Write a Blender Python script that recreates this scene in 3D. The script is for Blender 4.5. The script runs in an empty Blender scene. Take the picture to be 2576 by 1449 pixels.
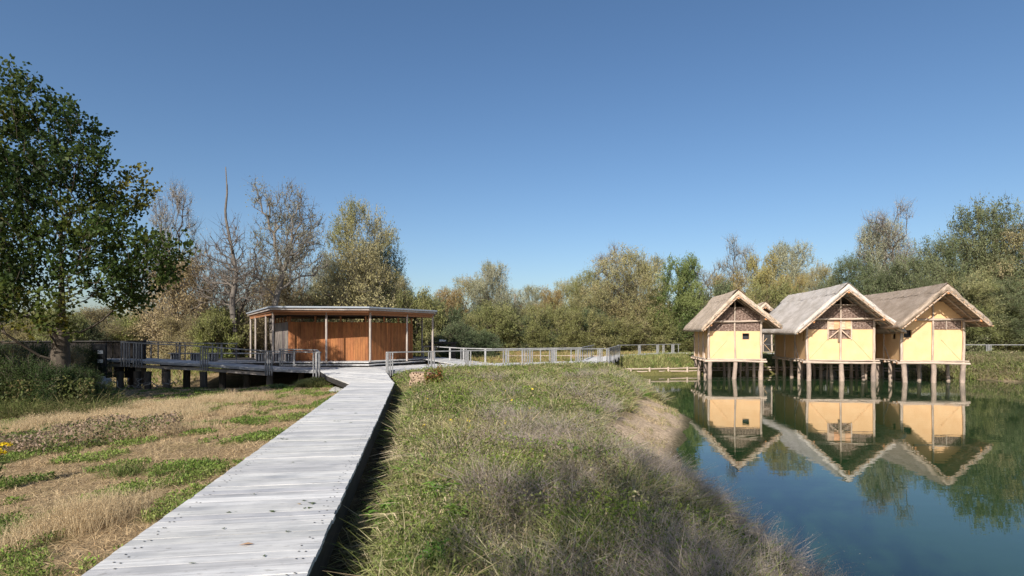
import bpy, math, random
import numpy as np
from mathutils import Vector, Matrix

R = math.radians
F, CX, CY, EYE = 1450.0, 1288.0, 845.0, 1.7     # survey of the photograph: focal length, horizon
WATER = -1.37
def PX(px, Y): return (px - CX) / F * Y
def PZ(py, Y): return EYE + (CY - py) / F * Y

scn = bpy.context.scene
COL = scn.collection
rng = np.random.default_rng(7)
random.seed(7)

# ------------------------------------------------------------------ helpers
def link(o): COL.objects.link(o); return o
def tag(o, label=None, cat=None, group=None, kind=None):
    if label: o['label'] = label
    if cat: o['category'] = cat
    if group: o['group'] = group
    if kind: o['kind'] = kind
    return o
def thing(name, label, cat, loc=(0, 0, 0), rz=0.0, group=None):
    o = bpy.data.objects.new(name, None); link(o)
    o.empty_display_size = .2
    o.location = loc; o.rotation_euler = (0, 0, rz)
    return tag(o, label, cat, group)
def copy_tree(o, parent=None):
    c = o.copy(); link(c)
    if parent is not None: c.parent = parent
    for ch in [x for x in bpy.data.objects if x.parent == o]:
        copy_tree(ch, c)
    return c

def mesh_quads(name, V, Q, col=None, grain=None, smooth=False, tris=None):
    me = bpy.data.meshes.new(name)
    V = np.asarray(V, dtype=np.float32); Q = np.asarray(Q, dtype=np.int32).reshape(-1, 4)
    nq = len(Q); nt = 0 if tris is None else len(tris)
    me.vertices.add(len(V)); me.vertices.foreach_set('co', V.ravel())
    li = Q.ravel()
    starts = np.arange(nq, dtype=np.int32) * 4
    if nt:
        T = np.asarray(tris, dtype=np.int32).reshape(-1, 3)
        li = np.concatenate([li, T.ravel()])
        starts = np.concatenate([starts, nq * 4 + np.arange(nt, dtype=np.int32) * 3])
    me.loops.add(len(li)); me.loops.foreach_set('vertex_index', li)
    me.polygons.add(nq + nt); me.polygons.foreach_set('loop_start', starts)
    me.polygons.foreach_set('use_smooth', np.full(nq + nt, smooth))
    me.update(calc_edges=True)
    if col is not None:
        a = me.attributes.new('Col', 'FLOAT_COLOR', 'POINT')
        c = np.ones((len(V), 4), dtype=np.float32); c[:, :3] = col
        a.data.foreach_set('color', c.ravel())
    if grain is not None:
        a = me.attributes.new('Grain', 'FLOAT_VECTOR', 'POINT')
        a.data.foreach_set('vector', np.asarray(grain, dtype=np.float32).ravel())
    return me
def add_obj(name, me, mat, parent=None):
    o = bpy.data.objects.new(name, me); link(o)
    if mat is not None: me.materials.append(mat)
    if parent is not None: o.parent = parent
    return o

class MB:
    """collects boxes, beams, logs and prisms into one mesh; origin is subtracted"""
    def __init__(s, origin=(0, 0, 0)):
        s.V = []; s.Q = []; s.T = []; s.C = []; s.G = []; s.n = 0; s.o = np.array(origin, float); s.poly = []
    def add(s, V, Q, col=(1, 1, 1), G=None, T=None):
        V = np.asarray(V, float)
        s.V.append(V - s.o)
        s.Q.append(np.asarray(Q, int).reshape(-1, 4) + s.n)
        if T is not None: s.T.append(np.asarray(T, int).reshape(-1, 3) + s.n)
        c = np.asarray(col, float)
        s.C.append(np.tile(c, (len(V), 1)) if c.ndim == 1 else c)
        s.G.append(V.copy() if G is None else np.asarray(G, float)); s.n += len(V)
    def frame(s, c, ax, ay, az, hx, hy, hz, col=(1, 1, 1), seed=None):
        c, ax, ay, az = [np.asarray(q, float) for q in (c, ax, ay, az)]
        sg = np.array([(-1,-1,-1),(1,-1,-1),(1,1,-1),(-1,1,-1),(-1,-1,1),(1,-1,1),(1,1,1),(-1,1,1)], float)
        V = c + sg[:, :1]*hx*ax + sg[:, 1:2]*hy*ay + sg[:, 2:]*hz*az
        k = rng.random() * 50 if seed is None else seed
        G = sg * np.array([hx, hy, hz]) + np.array([k, k*1.7, 0])
        s.add(V, [(0,3,2,1),(4,5,6,7),(0,1,5,4),(1,2,6,5),(2,3,7,6),(3,0,4,7)], col, G)
    def box(s, c, d, rz=0.0, col=(1, 1, 1)):
        cs, sn = math.cos(rz), math.sin(rz)
        s.frame(c, (cs, sn, 0), (-sn, cs, 0), (0, 0, 1), d[0]/2, d[1]/2, d[2]/2, col)
    def beam(s, a, b, w, h, col=(1, 1, 1)):
        a, b = np.asarray(a, float), np.asarray(b, float); d = b - a; L = np.linalg.norm(d); d /= L
        up = np.array([0, 0, 1.0])
        if abs(d[2]) > .95: up = np.array([0, 1.0, 0])
        sd = np.cross(d, up); sd /= np.linalg.norm(sd); uu = np.cross(sd, d)
        s.frame((a + b)/2, d, sd, uu, L/2, w/2, h/2, col)
    def log(s, a, b, r0, r1=None, n=9, segs=5, wob=.12, bend=0.0, col=(1, 1, 1), endcol=None, seed=None):
        a, b = np.asarray(a, float), np.asarray(b, float); r1 = r0 if r1 is None else r1
        rg = np.random.default_rng(int(rng.integers(1e9)) if seed is None else seed)
        d = b - a; L = np.linalg.norm(d); d /= L
        up = np.array([0, 0, 1.0]) if abs(d[2]) < .9 else np.array([0, 1.0, 0])
        e1 = np.cross(d, up); e1 /= np.linalg.norm(e1); e2 = np.cross(d, e1)
        ang = np.arange(n) / n * 2*math.pi; V = []; G = []
        k = rg.random() * 40; ph = rg.random() * 6
        for i in range(segs + 1):
            t = i / segs; r = r0*(1-t) + r1*t
            off = bend * math.sin(math.pi*t) * (math.cos(ph)*e1 + math.sin(ph)*e2) + (rg.normal(0, wob*r*.4, 2) @ np.array([e1, e2]) if 0 < i < segs else 0)
            rr = r * (1 + rg.normal(0, wob, n) * .5)
            V.append(a + d*L*t + off + rr[:, None]*(np.cos(ang)[:, None]*e1 + np.sin(ang)[:, None]*e2))
            G.append(np.stack([np.full(n, L*t + k), ang*r, np.full(n, k)], 1))
        Q = [(i*n + j, i*n + (j+1) % n, (i+1)*n + (j+1) % n, (i+1)*n + j) for i in range(segs) for j in range(n)]
        s.add(np.concatenate(V), Q, col, np.concatenate(G))
        for row, cc in ((V[0], a), (V[-1], b)):   # end caps, own vertices so the cut wood can keep its own colour
            VV = np.concatenate([row, row.mean(0)[None]])
            T = [(j, (j+1) % n, n) for j in range(n)]
            s.add(VV, np.zeros((0, 4)), col if endcol is None else endcol, None, T)
    def prism(s, pts, z0, z1, col=(1, 1, 1)):
        """convex-ish polygon of (x,y) extruded in z"""
        n = len(pts); P = np.array(pts, float); c = P.mean(0)
        V = [(x, y, z0) for x, y in pts] + [(x, y, z1) for x, y in pts] + [(c[0], c[1], z0), (c[0], c[1], z1)]
        Q = [(i, (i+1) % n, n + (i+1) % n, n + i) for i in range(n)]
        T = [((i+1) % n, i, 2*n) for i in range(n)] + [(n+i, n+(i+1) % n, 2*n+1) for i in range(n)]
        s.add(V, Q, col, None, T)
    def slab(s, pts, y0, y1, col=(1, 1, 1)):
        """polygon of (x,z) extruded in y"""
        n = len(pts); c = np.array(pts, float).mean(0)
        V = [(x, y0, z) for x, z in pts] + [(x, y1, z) for x, z in pts] + [(c[0], y0, c[1]), (c[0], y1, c[1])]
        Q = [(i, (i+1) % n, n + (i+1) % n, n + i) for i in range(n)]
        T = [((i+1) % n, i, 2*n) for i in range(n)] + [(n+i, n+(i+1) % n, 2*n+1) for i in range(n)]
        s.add(V, Q, col, None, T)
    def build(s, name, mat, parent=None, smooth=False):
        me = mesh_quads(name, np.concatenate(s.V), np.concatenate(s.Q), np.concatenate(s.C), np.concatenate(s.G), smooth,
                        np.concatenate(s.T) if s.T else None)
        return add_obj(name, me, mat, parent)

# value noise in numpy
def vnoise(x, y, seed=0):
    xi = np.floor(x).astype(np.int64); yi = np.floor(y).astype(np.int64); fx = x - xi; fy = y - yi
    fx = fx*fx*(3-2*fx); fy = fy*fy*(3-2*fy)
    def h(a, b):
        n = (a*374761393 + b*668265263 + seed*1274126177) & 0xffffffff
        n = ((n ^ (n >> 13)) * 1274126177) & 0xffffffff
        return ((n ^ (n >> 16)) & 0xffff) / 65535.0
    return (h(xi, yi)*(1-fx)+h(xi+1, yi)*fx)*(1-fy) + (h(xi, yi+1)*(1-fx)+h(xi+1, yi+1)*fx)*fy
def fbm(x, y, seed=0, o=4):
    s = 0; a = .5; t = 0
    for i in range(o): s = s + a*vnoise(x*2**i, y*2**i, seed+i*17); t += a; a *= .55
    return s / t
def sstep(a, b, x):
    t = np.clip((x-a)/(b-a), 0, 1); return t*t*(3-2*t)

# ------------------------------------------------------------------ materials
def newmat(name):
    m = bpy.data.materials.new(name); m.use_nodes = True
    nt = m.node_tree; nt.nodes.clear(); return m, nt
def nd(nt, t, **kw):
    n = nt.nodes.new(t)
    for k, v in kw.items():
        if k in n.inputs: n.inputs[k].default_value = v
        else: setattr(n, k, v)
    return n
def mixc(nt, a, b, fac, mode='MIX'):
    m = nt.nodes.new('ShaderNodeMix'); m.data_type = 'RGBA'; m.blend_type = mode
    for sock, val in ((m.inputs['Factor'], fac), (m.inputs['A'], a), (m.inputs['B'], b)):
        if hasattr(val, 'links') or hasattr(val, 'is_linked'): nt.links.new(val, sock)
        elif isinstance(val, (int, float)): sock.default_value = val
        else: sock.default_value = (*val, 1) if len(val) == 3 else val
    return m.outputs['Result']
def ramp(nt, src, stops):
    r = nt.nodes.new('ShaderNodeValToRGB'); nt.links.new(src, r.inputs[0])
    e = r.color_ramp.elements
    while len(e) < len(stops): e.new(.5)
    for i, (p, c) in enumerate(stops): e[i].position = p; e[i].color = (*c, 1) if len(c) == 3 else c
    return r.outputs[0]
def coords(nt, src='Object', scale=(1, 1, 1)):
    if src == 'Grain': v = nd(nt, 'ShaderNodeAttribute', attribute_name='Grain').outputs['Vector']
    else: v = nt.nodes.new('ShaderNodeTexCoord').outputs[src]
    mp = nt.nodes.new('ShaderNodeMapping'); mp.inputs['Scale'].default_value = scale
    nt.links.new(v, mp.inputs['Vector']); return mp.outputs[0]
def noise(nt, vec, scale, detail=4, rough=.6):
    n = nd(nt, 'ShaderNodeTexNoise', Scale=scale, Detail=detail, Roughness=rough); nt.links.new(vec, n.inputs['Vector']); return n.outputs['Fac']
def finish(nt, color, rough=.8, bump=None, bstr=.3, bdist=.02, spec=.3, trans=0.0):
    out = nt.nodes.new('ShaderNodeOutputMaterial')
    p = nd(nt, 'ShaderNodeBsdfPrincipled', Roughness=rough); p.inputs['Specular IOR Level'].default_value = spec
    if hasattr(color, 'is_linked'): nt.links.new(color, p.inputs['Base Color'])
    else: p.inputs['Base Color'].default_value = (*color, 1)
    if bump is not None:
        b = nd(nt, 'ShaderNodeBump', Strength=bstr, Distance=bdist); nt.links.new(bump, b.inputs['Height']); nt.links.new(b.outputs[0], p.inputs['Normal'])
    sh = p.outputs[0]
    if trans:
        t = nt.nodes.new('ShaderNodeBsdfTranslucent'); nt.links.new(color, t.inputs['Color'])
        mx = nt.nodes.new('ShaderNodeMixShader'); mx.inputs[0].default_value = trans
        nt.links.new(sh, mx.inputs[1]); nt.links.new(t.outputs[0], mx.inputs[2]); sh = mx.outputs[0]
    nt.links.new(sh, out.inputs[0])

def wood(name, base, dark, scale=(1.5, 14, 14), var=.5, rough=.8, spots=0.0, bstr=.35):
    """grain runs along the first Grain axis; Col multiplies"""
    m, nt = newmat(name)
    v = coords(nt, 'Grain', scale)
    n = noise(nt, v, 1.6, 6, .7)
    c = mixc(nt, dark, base, ramp(nt, n, [(.5-var*.4, (0, 0, 0)), (.5+var*.25, (1, 1, 1))]))
    n3 = noise(nt, coords(nt, 'Grain', (.7, .7, .7)), 1.5, 4)
    c = mixc(nt, c, mixc(nt, c, (.6, .62, .66), 1.0, 'MULTIPLY'), ramp(nt, n3, [(.42, (0, 0, 0)), (.7, (1, 1, 1))]))
    if spots:
        n2 = noise(nt, coords(nt, 'Grain', (5, 9, 1)), 2.2, 3)
        c = mixc(nt, c, mixc(nt, c, (.45, .43, .4), 1.0, 'MULTIPLY'), ramp(nt, n2, [(.62, (0, 0, 0)), (.72, (spots,)*3)]))
    a = nd(nt, 'ShaderNodeAttribute', attribute_name='Col').outputs['Color']
    c = mixc(nt, c, a, 1.0, 'MULTIPLY')
    finish(nt, c, rough, n, bstr, .006); return m
M = {}
M['deck'] = wood('weathered_deck_boards', (.68, .665, .64), (.42, .41, .395), (1.0, 22, 22), .5, .7, .5)
M['rail'] = wood('weathered_rail_wood', (.42, .41, .40), (.20, .195, .19), (1.2, 16, 16), .5)
M['darkwood'] = wood('dark_beam_wood', (.055, .05, .045), (.02, .018, .016), (1.2, 12, 12), .5)
M['fenceshade'] = wood('shade_darkened_fence_boards', (.026, .02, .016), (.010, .008, .007), (1.2, 12, 12), .5)  # tree shade over the fence is put into this near-black colour
M['pile'] = wood('old_pile_wood', (.14, .115, .09), (.05, .04, .03), (1.5, 10, 10), .6)
M['larch'] = wood('orange_larch_boards', (.42, .165, .055), (.22, .075, .024), (.7, 13, 13), .55, .65)
M['larchpost'] = wood('greyed_larch_post', (.50, .44, .39), (.30, .23, .18), (1.0, 14, 14), .5)
M['greyboard'] = wood('grey_wall_boards', (.32, .27, .23), (.16, .13, .11), (.8, 12, 12), .5)  # grey boards of the pavilion's left side wall
M['bark'] = wood('tree_bark', (.115, .09, .065), (.04, .03, .022), (2, 8, 8), .6)
M['palebark'] = wood('pale_dead_bark', (.34, .29, .24), (.13, .105, .085), (2, 8, 8), .5)
M['log'] = wood('peeled_log', (.66, .53, .42), (.32, .23, .17), (1.3, 12, 12), .6)
M['pileLog'] = wood('stilt_log', (.50, .38, .30), (.22, .16, .12), (2.5, 16, 16), .7)
M['rock'] = wood('pale_rock', (.42, .40, .36), (.2, .19, .17), (4, 4, 4), .5)

def leafmat(name, trans=.3, rough=.6, spec=.25):
    m, nt = newmat(name)
    a = nd(nt, 'ShaderNodeAttribute', attribute_name='Col').outputs['Color']
    oi = nt.nodes.new('ShaderNodeObjectInfo')
    hs = nd(nt, 'ShaderNodeHueSaturation'); nt.links.new(a, hs.inputs['Color'])
    mr = nd(nt, 'ShaderNodeMapRange'); mr.inputs[3].default_value = .485; mr.inputs[4].default_value = .515
    nt.links.new(oi.outputs['Random'], mr.inputs[0]); nt.links.new(mr.outputs[0], hs.inputs['Hue'])
    finish(nt, hs.outputs[0], rough, spec=spec, trans=trans); return m
M['leaf'] = leafmat('foliage', .35)
M['glossleaf'] = leafmat('glossy_foliage', .45, .55, .2)
M['grass'] = leafmat('grass_blades', .3, .6)
M['drygrass'] = leafmat('dry_grass_blades', .35, .7, .15)

def mat_plaster():
    m, nt = newmat('ochre_clay_plaster'); v = coords(nt, 'Object', (1, 1, 1))
    n = noise(nt, v, 1.3, 5); n2 = noise(nt, v, 22, 4)
    c = mixc(nt, (.75, .465, .24), (.81, .53, .29), ramp(nt, n, [(.35, (0, 0, 0)), (.65, (1, 1, 1))]))
    c = mixc(nt, c, mixc(nt, c, (.8, .78, .74), 1.0, 'MULTIPLY'), ramp(nt, n2, [(.5, (0, 0, 0)), (.8, (1, 1, 1))]))
    finish(nt, c, .9, n2, .4, .02, .1); return m
M['plaster'] = mat_plaster()
def mat_wattle():
    m, nt = newmat('woven_wattle'); v = coords(nt, 'Object', (1, 1, 1))
    w = nd(nt, 'ShaderNodeTexWave', Scale=9.0, Distortion=3.5, Detail=3.0); w.bands_direction = 'Z'; nt.links.new(v, w.inputs['Vector'])
    w2 = nd(nt, 'ShaderNodeTexWave', Scale=3.2, Distortion=2.0, Detail=3.0); w2.bands_direction = 'X'; nt.links.new(v, w2.inputs['Vector'])
    n = noise(nt, coords(nt, 'Object', (5, 5, 9)), 1.5, 4, .8)
    c = ramp(nt, n, [(.36, (.13, .08, .06)), (.5, (.36, .24, .19)), (.64, (.70, .54, .45))])
    c = mixc(nt, c, (.05, .03, .025), ramp(nt, w2.outputs['Fac'], [(.0, (.8,)*3), (.3, (0, 0, 0))]))
    finish(nt, c, .85, w.outputs['Fac'], .9, .03, .1); return m
M['wattle'] = mat_wattle()
def mat_thatch(name, a, b, c3):
    m, nt = newmat(name)
    v = coords(nt, 'Grain', (2.2, 26, 1)); n = noise(nt, v, 1.4, 8, .75)
    n2 = noise(nt, coords(nt, 'Grain', (.9, .6, 1)), 1.2, 5)
    c = ramp(nt, n, [(.28, a), (.5, b), (.75, c3)])
    c = mixc(nt, c, mixc(nt, c, (.72, .70, .66), 1.0, 'MULTIPLY'), ramp(nt, n2, [(.4, (0, 0, 0)), (.65, (1, 1, 1))]))
    finish(nt, c, .95, n, 1.0, .06, .1); return m
M['thatch1'] = mat_thatch('thatch_brown_grey', (.32, .25, .185), (.60, .48, .37), (.82, .69, .55))
M['thatch2'] = mat_thatch('thatch_silver_grey', (.38, .335, .295), (.64, .575, .515), (.84, .78, .71))
M['thatch3'] = mat_thatch('thatch_dark_brown', (.21, .16, .12), (.43, .34, .265), (.64, .53, .43))
def simple(name, c, rough=.8, spec=.3, metallic=0):
    m, nt = newmat(name); n = noise(nt, coords(nt), 7, 4)
    cc = mixc(nt, tuple(x*.8 for x in c), tuple(min(1, x*1.15) for x in c), n); finish(nt, cc, rough, spec=spec); return m
M['roofmetal'] = simple('roof_sheet', (.33, .36, .40), .45, .5)
M['soffit'] = simple('soffit_timber', (.33, .15, .07), .7)
M['membrane'] = simple('black_membrane', (.012, .02, .018), .5)
M['white'] = simple('white_notice', (.75, .75, .72), .6)
M['notice'] = simple('notice_and_dark_room_black', (.03, .03, .032), .6)  # black of the notice board; also paints the unlit rooms behind hut windows
M['yellow'] = simple('yellow_petals', (.80, .58, .02), .6)
M['dryleaf'] = simple('dry_leaf', (.42, .24, .10), .7)
M['stump'] = wood('stump_wood', (.55, .40, .30), (.24, .13, .08), (3, 5, 5), .5, .8, .9)
def mat_stump():
    m, nt = newmat('pitted_stump_wood'); v = coords(nt, 'Object')
    vo = nd(nt, 'ShaderNodeTexVoronoi', Scale=11.0); nt.links.new(v, vo.inputs['Vector']); n = noise(nt, v, 5, 4)
    c = mixc(nt, (.26, .17, .11), (.50, .38, .27), n)
    c = mixc(nt, (.06, .03, .02), c, ramp(nt, vo.outputs['Distance'], [(.26, (0, 0, 0)), (.42, (1, 1, 1))]))
    finish(nt, c, .85, vo.outputs['Distance'], 1.0, .06, .1); return m
M['stump'] = mat_stump()
def mat_water():
    m, nt = newmat('pond_water'); out = nt.nodes.new('ShaderNodeOutputMaterial')
    v = coords(nt, 'Object', (.6, 1.6, 1)); n = noise(nt, v, 1.1, 3, .5)
    b = nd(nt, 'ShaderNodeBump', Strength=.05, Distance=.05); nt.links.new(n, b.inputs['Height'])
    p = nd(nt, 'ShaderNodeBsdfPrincipled', Roughness=.015, IOR=1.6)
    p.inputs['Base Color'].default_value = (.018, .045, .016, 1)
    nt.links.new(b.outputs[0], p.inputs['Normal']); nt.links.new(p.outputs[0], out.inputs[0]); return m
M['water'] = mat_water()
def mat_ground():
    m, nt = newmat('ground_soil'); v = coords(nt, 'Object')
    a = nd(nt, 'ShaderNodeAttribute', attribute_name='Col').outputs['Color']
    n = noise(nt, v, 9, 6, .75); n2 = noise(nt, v, 45, 3, .7)
    c = mixc(nt, mixc(nt, a, (.55, .52, .47), 1.0, 'MULTIPLY'), mixc(nt, a, (1.3, 1.28, 1.22), 1.0, 'MULTIPLY'), ramp(nt, n, [(.35, (0, 0, 0)), (.65, (1, 1, 1))]))
    c = mixc(nt, c, mixc(nt, c, (.6, .58, .55), 1.0, 'MULTIPLY'), ramp(nt, n2, [(.5, (0, 0, 0)), (.75, (1, 1, 1))]))
    finish(nt, c, .95, n2, .8, .03, .1); return m
M['ground'] = mat_ground()

# ------------------------------------------------------------------ terrain
SHORE = np.array([(16,-14),(14,-2),(4.8,2.5),(3.7,5.2),(3.65,9.0),(3.6,11.5),(3.9,13.5),(4.5,15.5),(5.9,19.2),(6.6,21.5),(6.7,23.8),(7.3,29.9),(8.3,34.4),(8.9,39),(8.3,43.2),
    (12.2,44.6),(14.6,45.3),(20,46.3),(27,46.3),(31,44),(32.3,41.5),(33.2,39),(34.5,36),(40,33),(60,28),(90,10),(90,-14)], float)
def shore_dist(x, y):
    """positive on land, negative in the pond"""
    d = np.full(x.shape, 1e9); inside = np.zeros(x.shape, bool); n = len(SHORE)
    for i in range(n):
        a, b = SHORE[i], SHORE[(i+1) % n]
        e = b - a; t = np.clip(((x-a[0])*e[0] + (y-a[1])*e[1]) / (e @ e), 0, 1)
        d = np.minimum(d, np.hypot(x - a[0] - t*e[0], y - a[1] - t*e[1]))
        c = (a[1] > y) != (b[1] > y)
        with np.errstate(divide='ignore', invalid='ignore'):
            xi = (b[0]-a[0])*(y-a[1])/(b[1]-a[1]) + a[0]
        inside ^= c & (x < xi)
    return np.where(inside, -d, d)
def bwR(y): return -1.47 - .1665*(y - 4.08)
def bwL(y): return -3.03 - .1665*(y - 4.08)
def height(x, y):
    x = np.asarray(x, float); y = np.asarray(y, float)
    s = shore_dist(x, y) + .35*(fbm(x*.7, y*.7, 5) - .5)
    n = (fbm(x*.5, y*.5, 3) - .5)
    bank = WATER + np.where(y < 41, np.minimum(1.07, .44*s), np.where(s > .7, np.minimum(1.12, .34+.21*(s-.7)), .25*s))
    bank = np.where(s < 0, np.maximum(WATER + .5*s, -3.0), bank)
    dl = np.clip(bwL(np.minimum(y, 24)) - x, 0, 9)
    left = -.10 - .04*dl - .021*np.clip(y - 6, 0, 23) + .10*n
    wl = sstep(-.6, .6, bwR(np.clip(y, -20, 26)) - x + .1) * (1 - sstep(33, 39, y))
    top = bank + .16*n
    z = top*(1-wl) + left*wl
    e = x - bwR(y)
    ditch = .62*np.exp(-((e-.18)/.36)**2) * sstep(26, 21, y)
    z = z - ditch * (e > -1.2)
    # hollow below the left walkway and pavilion
    z = z - .45*sstep(28.8, 29.8, y)*sstep(44, 40, y)*sstep(-6, -9, x)*sstep(-28, -24, x)
    return z
def spaced(vals):
    out = [vals[0][0]]
    for a, b, st in vals:
        k = max(1, int(round((b-a)/st))); out += list(a + (b-a)*(np.arange(1, k+1)/k))
    return np.array(out)
xs = spaced([(-600,-120,60),(-120,-40,8),(-40,-14,.8),(-14,14,.22),(14,40,.7),(40,120,8),(120,600,60)])
ys = spaced([(-60,-12,6),(-12,2,1),(2,26,.22),(26,50,.5),(50,90,4),(90,200,20),(200,1200,200)])
XX, YY = np.meshgrid(xs, ys); ZZ = height(XX, YY)
straw_a = np.array((.37, .27, .16)); green_a = np.array((.10, .12, .035)); sand_a = np.array((.55, .42, .30)); litter = np.array((.16, .125, .07)); mud = np.array((.10, .09, .05))
def zone_green(x, y):   # green patches of the mown field
    return sstep(.54, .62, fbm(x*1.7+3, y*1.2, 11, 4))
def ground_col(x, y):
    s = shore_dist(x, y); g = zone_green(x, y)[..., None]
    c = straw_a*(1-g) + (green_a*.5+straw_a*.5)*g
    rb = ((x > bwR(np.minimum(y, 26)) - .2))[..., None]
    c = np.where(rb, litter, c)
    sand = (sstep(2.2 , 1.3, s + 1.0*(fbm(x*1.2, y*1.2, 21)-.5)) * (y < 41))[..., None]
    c = c*(1-sand) + sand_a*sand
    wet = sstep(.5, .05, s)[..., None]; c = c*(1-wet) + mud*wet
    far = sstep(40, 44, y)[..., None]; fg = np.array((.17, .16, .06)); c = c*(1-far) + fg*far
    e = (x - bwR(y))[..., None]; dt = np.exp(-((e-.15)/.3)**2) * (y < 24)[..., None]  # ditch soil darkened to near black; the boardwalk's shade is in the colour
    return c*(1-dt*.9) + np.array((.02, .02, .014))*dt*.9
nx, ny = len(xs), len(ys)
idx = np.arange(nx*ny).reshape(ny, nx)
Q = np.stack([idx[:-1, :-1], idx[:-1, 1:], idx[1:, 1:], idx[1:, :-1]], -1).reshape(-1, 4)
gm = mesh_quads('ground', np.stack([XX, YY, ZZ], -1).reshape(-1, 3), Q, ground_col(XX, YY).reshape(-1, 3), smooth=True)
tag(add_obj('ground', gm, M['ground']), kind='structure')
wm = mesh_quads('pond_water', [(-1,-14,WATER),(95,-14,WATER),(95,50,WATER),(-1,50,WATER)], [(0,1,2,3)])
tag(add_obj('pond_water', wm, M['water']), kind='structure')

# ------------------------------------------------------------------ decks and railings
def resample(L, n):
    L = np.asarray(L, float); seg = np.linalg.norm(np.diff(L, axis=0), axis=1); t = np.concatenate([[0], np.cumsum(seg)])
    q = np.linspace(0, t[-1], n+1); return np.stack([np.interp(q, t, L[:, k]) for k in range(L.shape[1])], 1)
def deck_strip(mb, Ledge, Redge, pw=.145, th=.045, gap=.009, zj=.003, tone=1.0, jitter=.03):
    """boards laid from the left edge line to the right edge line; pairs of corner points match"""
    Ledge = [np.array(p, float) for p in Ledge]; Redge = [np.array(p, float) for p in Redge]
    for k in range(len(Ledge)-1):
        l0, l1, r0, r1 = Ledge[k], Ledge[k+1], Redge[k], Redge[k+1]
        n = max(1, int(round(max(np.linalg.norm(l1-l0), np.linalg.norm(r1-r0))/pw)))
        for i in range(n):
            a0, a1 = (i + .5*gap/pw)/n, (i + 1 - .5*gap/pw)/n
            p = [l0+(l1-l0)*a0, r0+(r1-r0)*a0, r0+(r1-r0)*a1, l0+(l1-l0)*a1]
            d = (p[1]-p[0]); W = np.linalg.norm(d) + 1e-6; d = d / W
            e0, e1 = rng.normal(0, jitter, 2)*.3
            p = [p[0]-d*e0, p[1]+d*e1, p[2]+d*e1, p[3]-d*e0]
            dz = rng.normal(0, zj)
            V = [q + np.array((0, 0, dz)) for q in p] + [q + np.array((0, 0, dz-th)) for q in p]
            c = tone * (1 + rng.normal(0, .075)); kx = rng.random()*60
            G = [(kx, 0, kx), (kx+W, 0, kx), (kx+W, pw, kx), (kx, pw, kx)]*2
            mb.add(V, [(0,1,2,3),(7,6,5,4),(0,4,5,1),(1,5,6,2),(2,6,7,3),(3,7,4,0)], (c, c*.995, c*(.99+rng.normal(0, .012))), G)
def edge_beams(root, line, name='edge_beam', h=.2, w=.06, z=-.05, mat='darkwood', inset=0.0):
    mb = MB(root.location)
    for a, b in zip(line[:-1], line[1:]):
        a = np.array(a, float); b = np.array(b, float); dz = np.array((0, 0, z-h/2-.002))
        mb.beam(a+dz, b+dz, w, h, (1, 1, 1))
    return mb.build(name, M[mat], root)
def piles(root, pts, r=.12, z0=-1.6, z1=-.1, mat='pile'):
    for (x, y) in pts:
        mb = MB(root.location); mb.log((x+rng.normal(0, .03), y, z0), (x, y, z1), r*1.08, r, n=10, segs=4, wob=.1)
        mb.build('pile', M[mat], root, True)
def railing(root, pts, clusters, h=.92, tone=1.0, drop=.28, rw=.12, name='handrail', rail=True, width=.05):
    """pts: deck level points (x,y,z); clusters: list of (distance along, kind)"""
    P = np.array(pts, float); seg = np.linalg.norm(np.diff(P[:, :2], axis=0), axis=1); t = np.concatenate([[0], np.cumsum(seg)])
    at = lambda q: np.array([np.interp(q, t, P[:, k]) for k in range(3)])
    if rail:
        mb = MB(root.location)
        for a, b in zip(P[:-1], P[1:]):
            mb.beam(a + (0, 0, h-.03), b + (0, 0, h-.03), rw, .055, (tone,)*3)
        mb.build(name, M['rail'], root)
    kinds = {4: [(-.20, 1), (-.06, 1.6), (.07, 1), (.20, 1)], 3: [(-.17, 1), (0, 2.3), (.17, 1)], 2: [(-.1, 2.2), (.09, 1)], 1: [(0, 1)], 5: [(0, 2.4)]}
    for q, kd in clusters:
        for off, ws in kinds[kd]:
            p = at(min(max(q+off, .03), t[-1]-.03)); q2 = at(min(q+off+.05, t[-1])); d = q2 - p
            rz = math.atan2(d[1], d[0]) if np.linalg.norm(d[:2]) > 1e-4 else math.atan2(P[-1][1]-P[-2][1], P[-1][0]-P[-2][0])
            mb = MB(root.location); c = tone*(1+rng.normal(0, .07)); lo = -drop*(1 if kd in (3, 4, 2) else .2)
            sd = np.array((-math.sin(rz), math.cos(rz), 0))*-.06
            mb.box((p[0]+sd[0], p[1]+sd[1], p[2]+(lo+h-.06)/2), (width*ws*.9, .045, h-.06-lo), rz, (c, c, c))
            o = mb.build('baluster', M['rail'], root)

LABEL_BW = 'long bleached plank boardwalk running from the lower edge of the view towards the timber pavilion'
bw = thing('boardwalk', LABEL_BW, 'boardwalk', (-4, 12, -.1))
A0L, A0R = (bwL(-4), -4-.25, 0), (bwR(-4), -4, 0)
CL, CR = (-5.75, 20.7, 0), (-4.43, 21.7, 0)
mb = MB(bw.location)
deck_strip(mb, [(bwL(-3)-.0, -3.15, 0), (bwL(20.55), 20.55, 0)], [(bwR(-3), -2.9, 0), (bwR(20.8), 20.8, 0)], pw=.152, zj=.002, jitter=.016, gap=.004)
deck_strip(mb, [(bwL(20.56), 20.56, 0), (-8.05, 25.05, 0), (-9.35, 28.15, 0), (-9.6, 31.35, 0)], [(bwR(20.82), 20.82, 0), (-4.5, 21.7, 0), (-6.19, 28.1, 0), (-7.9, 31.35, 0)], pw=.152)
mb.build('deck_boards', M['deck'], bw)
sc = MB(bw.location)
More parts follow.
